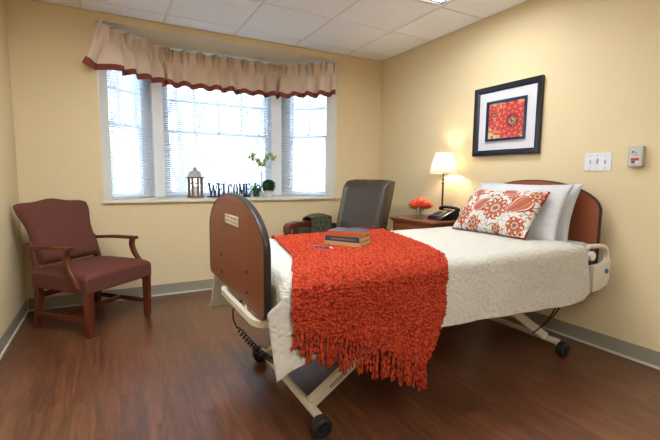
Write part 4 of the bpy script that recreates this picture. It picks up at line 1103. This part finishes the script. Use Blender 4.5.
# rim strip joining front and back
def rim(f, n=80):
    P = []
    for k in range(n + 1):
        t = k / n * 4
        a, b = ((t, 0) if t <= 1 else (1, t - 1) if t <= 2 else (3 - t, 1) if t <= 3 else (0, 4 - t))
        P.append((a, b))
    vs1 = [f.bm.verts.new(back_fn(a, b, -1)) for a, b in P[:-1]]; vs2 = [f.bm.verts.new(back_fn(a, b, 1)) for a, b in P[:-1]]
    for i in range(n): k = (i + 1) % n; f.bm.faces.new((vs1[i], vs1[k], vs2[k], vs2[i]))
rim(f); f.build('backrest', M['maroon'], ch, smooth=60)
for sx in (-1, 1):   # arms
    f = MB(); xa = hw + .005
    pts = [(sx * (xa - .008), hd_ + .002, .588), (sx * (xa + .006), hd_ - .12, .597), (sx * (xa + .010), .05, .602), (sx * (xa + .010), -hd_ + .16, .604), (sx * (xa + .010), -hd_ + .105, .602)]
    rings = []
    for p, w_ in zip(pts, (.030, .036, .044, .052, .054)):
        p = Vector(p); rings.append([f.bm.verts.new(p + Vector(q)) for q in ((-w_ / 2, 0, -.012), (w_ / 2, 0, -.012), (w_ / 2, 0, .008), (w_ / 4, 0, .013), (-w_ / 4, 0, .013), (-w_ / 2, 0, .008))])
    for A, Bq in zip(rings, rings[1:]):
        for k in range(6): f.bm.faces.new((A[k], A[(k + 1) % 6], Bq[(k + 1) % 6], Bq[k]))
    f.bm.faces.new(rings[0][::-1]); f.bm.faces.new(rings[-1])
    arm = f.build('arm', M['chairwood'], ch, bevel=.004)
    f = MB(); pts = spline([(sx * (xa + .010), -hd_ + .140, .592), (sx * (xa + .012), -hd_ + .150, .54), (sx * (xa + .016), -hd_ + .125, .47), (sx * (xa + .022), -hd_ + .070, .40), (sx * (xa + .018), -hd_ + .040, .345)], 5)
    leg_tube(f, pts, [(.030, .036)] * len(pts)); f.build('arm_post', M['chairwood'], arm, bevel=.004)

# ------------------------------------------------------------------ leather recliner
rc = thing('recliner', 'brown leather high back recliner behind the bed with a green patterned arm cover', 'chair', (1.825, 3.155, 0), math.radians(197.5))
# local forward = +x
def rb_fn(a, b, side):
    u = a * 2 - 1; v = b; hwid = .268 + .010 * sm(v * 1.2)
    z = lerp(.46, 1.075, v) - .020 * abs(u)**5 * v; x0 = -.235 - (z - .46) * .27
    edge = min(1, (1 - abs(u)) * 6)**.5 * min(1, (1 - v) * 9 + .001)**.5
    lum = .025 * math.exp(-((v - .25) / .22)**2) * (1 - u * u)
    wing = .045 * sm((abs(u) - .72) / .22)
    hw_ = hwid * u * (1 - .02 * (1 - edge))
    if side > 0: return Vector((x0 + .012 + .040 * edge + lum + wing * edge, hw_, z))
    return Vector((x0 - .055 - .030 * edge, hw_, z))
f = MB(); f.grid(48, 34, lambda a, b: rb_fn(a, b, 1)); f.grid(48, 34, lambda a, b: rb_fn(a, b, -1))
n_ = 120; P = []
for k in range(n_):
    t = k / n_ * 4; P.append((t, 0) if t <= 1 else (1, t - 1) if t <= 2 else (3 - t, 1) if t <= 3 else (0, 4 - t))
v1_ = [f.bm.verts.new(rb_fn(a, b, 1)) for a, b in P]; v2_ = [f.bm.verts.new(rb_fn(a, b, -1)) for a, b in P]
for i in range(n_): k = (i + 1) % n_; f.bm.faces.new((v1_[i], v1_[k], v2_[k], v2_[i]))
bmesh.ops.remove_doubles(f.bm, verts=f.bm.verts, dist=.0008)
f.build('backrest', M['leather'], rc, smooth=70)
MB().b2((-.23, -.275, .36), (.34, .275, .50), bev=.04).build('seat', M['leather'], rc, smooth=40)
MB().b2((.34, -.265, .14), (.42, .265, .44), bev=.03).build('footrest', M['leather'], rc, smooth=40)
MB().b2((-.28, -.27, .13), (.33, .27, .355), bev=.01).build('base_frame', M['black'], rc)
for sy in (-1, 1):
    a_ = MB().b2((-.26, sy * .285, .16), (.27, sy * .365, .640), bev=.02).build('arm', M['leather'], rc, smooth=40)
    f = MB(); P = [(-.10, .640), (.25, .640), (.33, .625), (.335, .60), (.30, .52), (.285, .17), (.305, .17), (.325, .50), (.375, .60), (.370, .65), (.345, .672), (.26, .685), (-.10, .675)]
    f.prism(P, lambda x, z: (x, sy * .283, z), lambda x, z: (x, sy * .370, z)); f.build('arm_rail', M['chairwood'], a_, bevel=.008, segs=3)
    for x in (-.24, .30): 
        c_ = MB().lathe([(.010, -.012), (.028, -.012), (.032, 0), (.028, .012), (.010, .012)], (x, sy * .24, .032), 18, mtx=Matrix.Rotation(PI / 2, 4, 'X')).build('caster', M['black'], rc, smooth=40)
        MB().tube([(x, sy * .24, .04), (x, sy * .24, .135)], .008, 8).build('caster_stem', M['chrome'], c_)
ac = MB()
def cov(a, b):
    x = lerp(-.16, .115, a); t = b * 2 - 1; w_ = .062; r_ = .706
    if abs(t) < .5: y = t * 2 * w_; z = r_ + .014 * math.cos(t * PI)
    else: y = math.copysign(w_ + .004 * math.sin(a * 14), t); z = r_ - (abs(t) - .5) * 2 * .20
    z += .022 * math.sin(a * PI); return Vector((x + .006 * math.sin(b * 17), -.327 + y, z))
ac.grid(20, 30, cov)
o = ac.build('arm_cover', M['green_weave'], rc, smooth=60, thick=.006)

# ------------------------------------------------------------------ light
wd = bpy.data.worlds.new('overcast_sky'); sc.world = wd; wd.use_nodes = True
nt = wd.node_tree; bg = nt.nodes['Background']
tc = nt.nodes.new('ShaderNodeTexCoord'); sx = nt.nodes.new('ShaderNodeSeparateXYZ'); rp = nt.nodes.new('ShaderNodeValToRGB')
nt.links.new(tc.outputs['Generated'], sx.inputs[0]); nt.links.new(sx.outputs['Z'], rp.inputs['Fac']); nt.links.new(rp.outputs['Color'], bg.inputs['Color'])
rp.color_ramp.elements[0].color = (.74, .87, 1, 1); rp.color_ramp.elements[1].color = (.64, .81, 1, 1)
bg.inputs['Strength'].default_value = 2.6
sc.view_settings.view_transform = 'Standard'; sc.view_settings.look = 'None'; sc.view_settings.gamma = 1; sc.view_settings.use_curve_mapping = False
sc.view_settings.exposure = 1.27
sc.cycles.max_bounces = 8; sc.cycles.diffuse_bounces = 5; sc.cycles.transparent_max_bounces = 16
sc.cycles.sample_clamp_indirect = 6
sc.cycles.use_denoising = True

# ------------------------------------------------------------------ camera
yaw, pitch, roll, fpx = .4976, .1064, .0101, 403.6
fwd = Vector((math.sin(yaw) * math.cos(pitch), math.cos(yaw) * math.cos(pitch), -math.sin(pitch)))
r_ = Vector((math.cos(yaw), -math.sin(yaw), 0)); u_ = r_.cross(fwd)
r2_ = r_ * math.cos(roll) + u_ * math.sin(roll); u2_ = -r_ * math.sin(roll) + u_ * math.cos(roll)
cd = bpy.data.cameras.new('camera'); cam = bpy.data.objects.new('camera', cd); COL.objects.link(cam)
mw = Matrix.Identity(4)
for i in range(3): mw[i][0] = r2_[i]; mw[i][1] = u2_[i]; mw[i][2] = -fwd[i]
mw.translation = (0, 0, 1.0964); cam.matrix_world = mw
cd.sensor_width = 36; cd.sensor_fit = 'HORIZONTAL'; cd.lens = fpx / 660 * 36; cd.clip_start = .02
sc.camera = cam
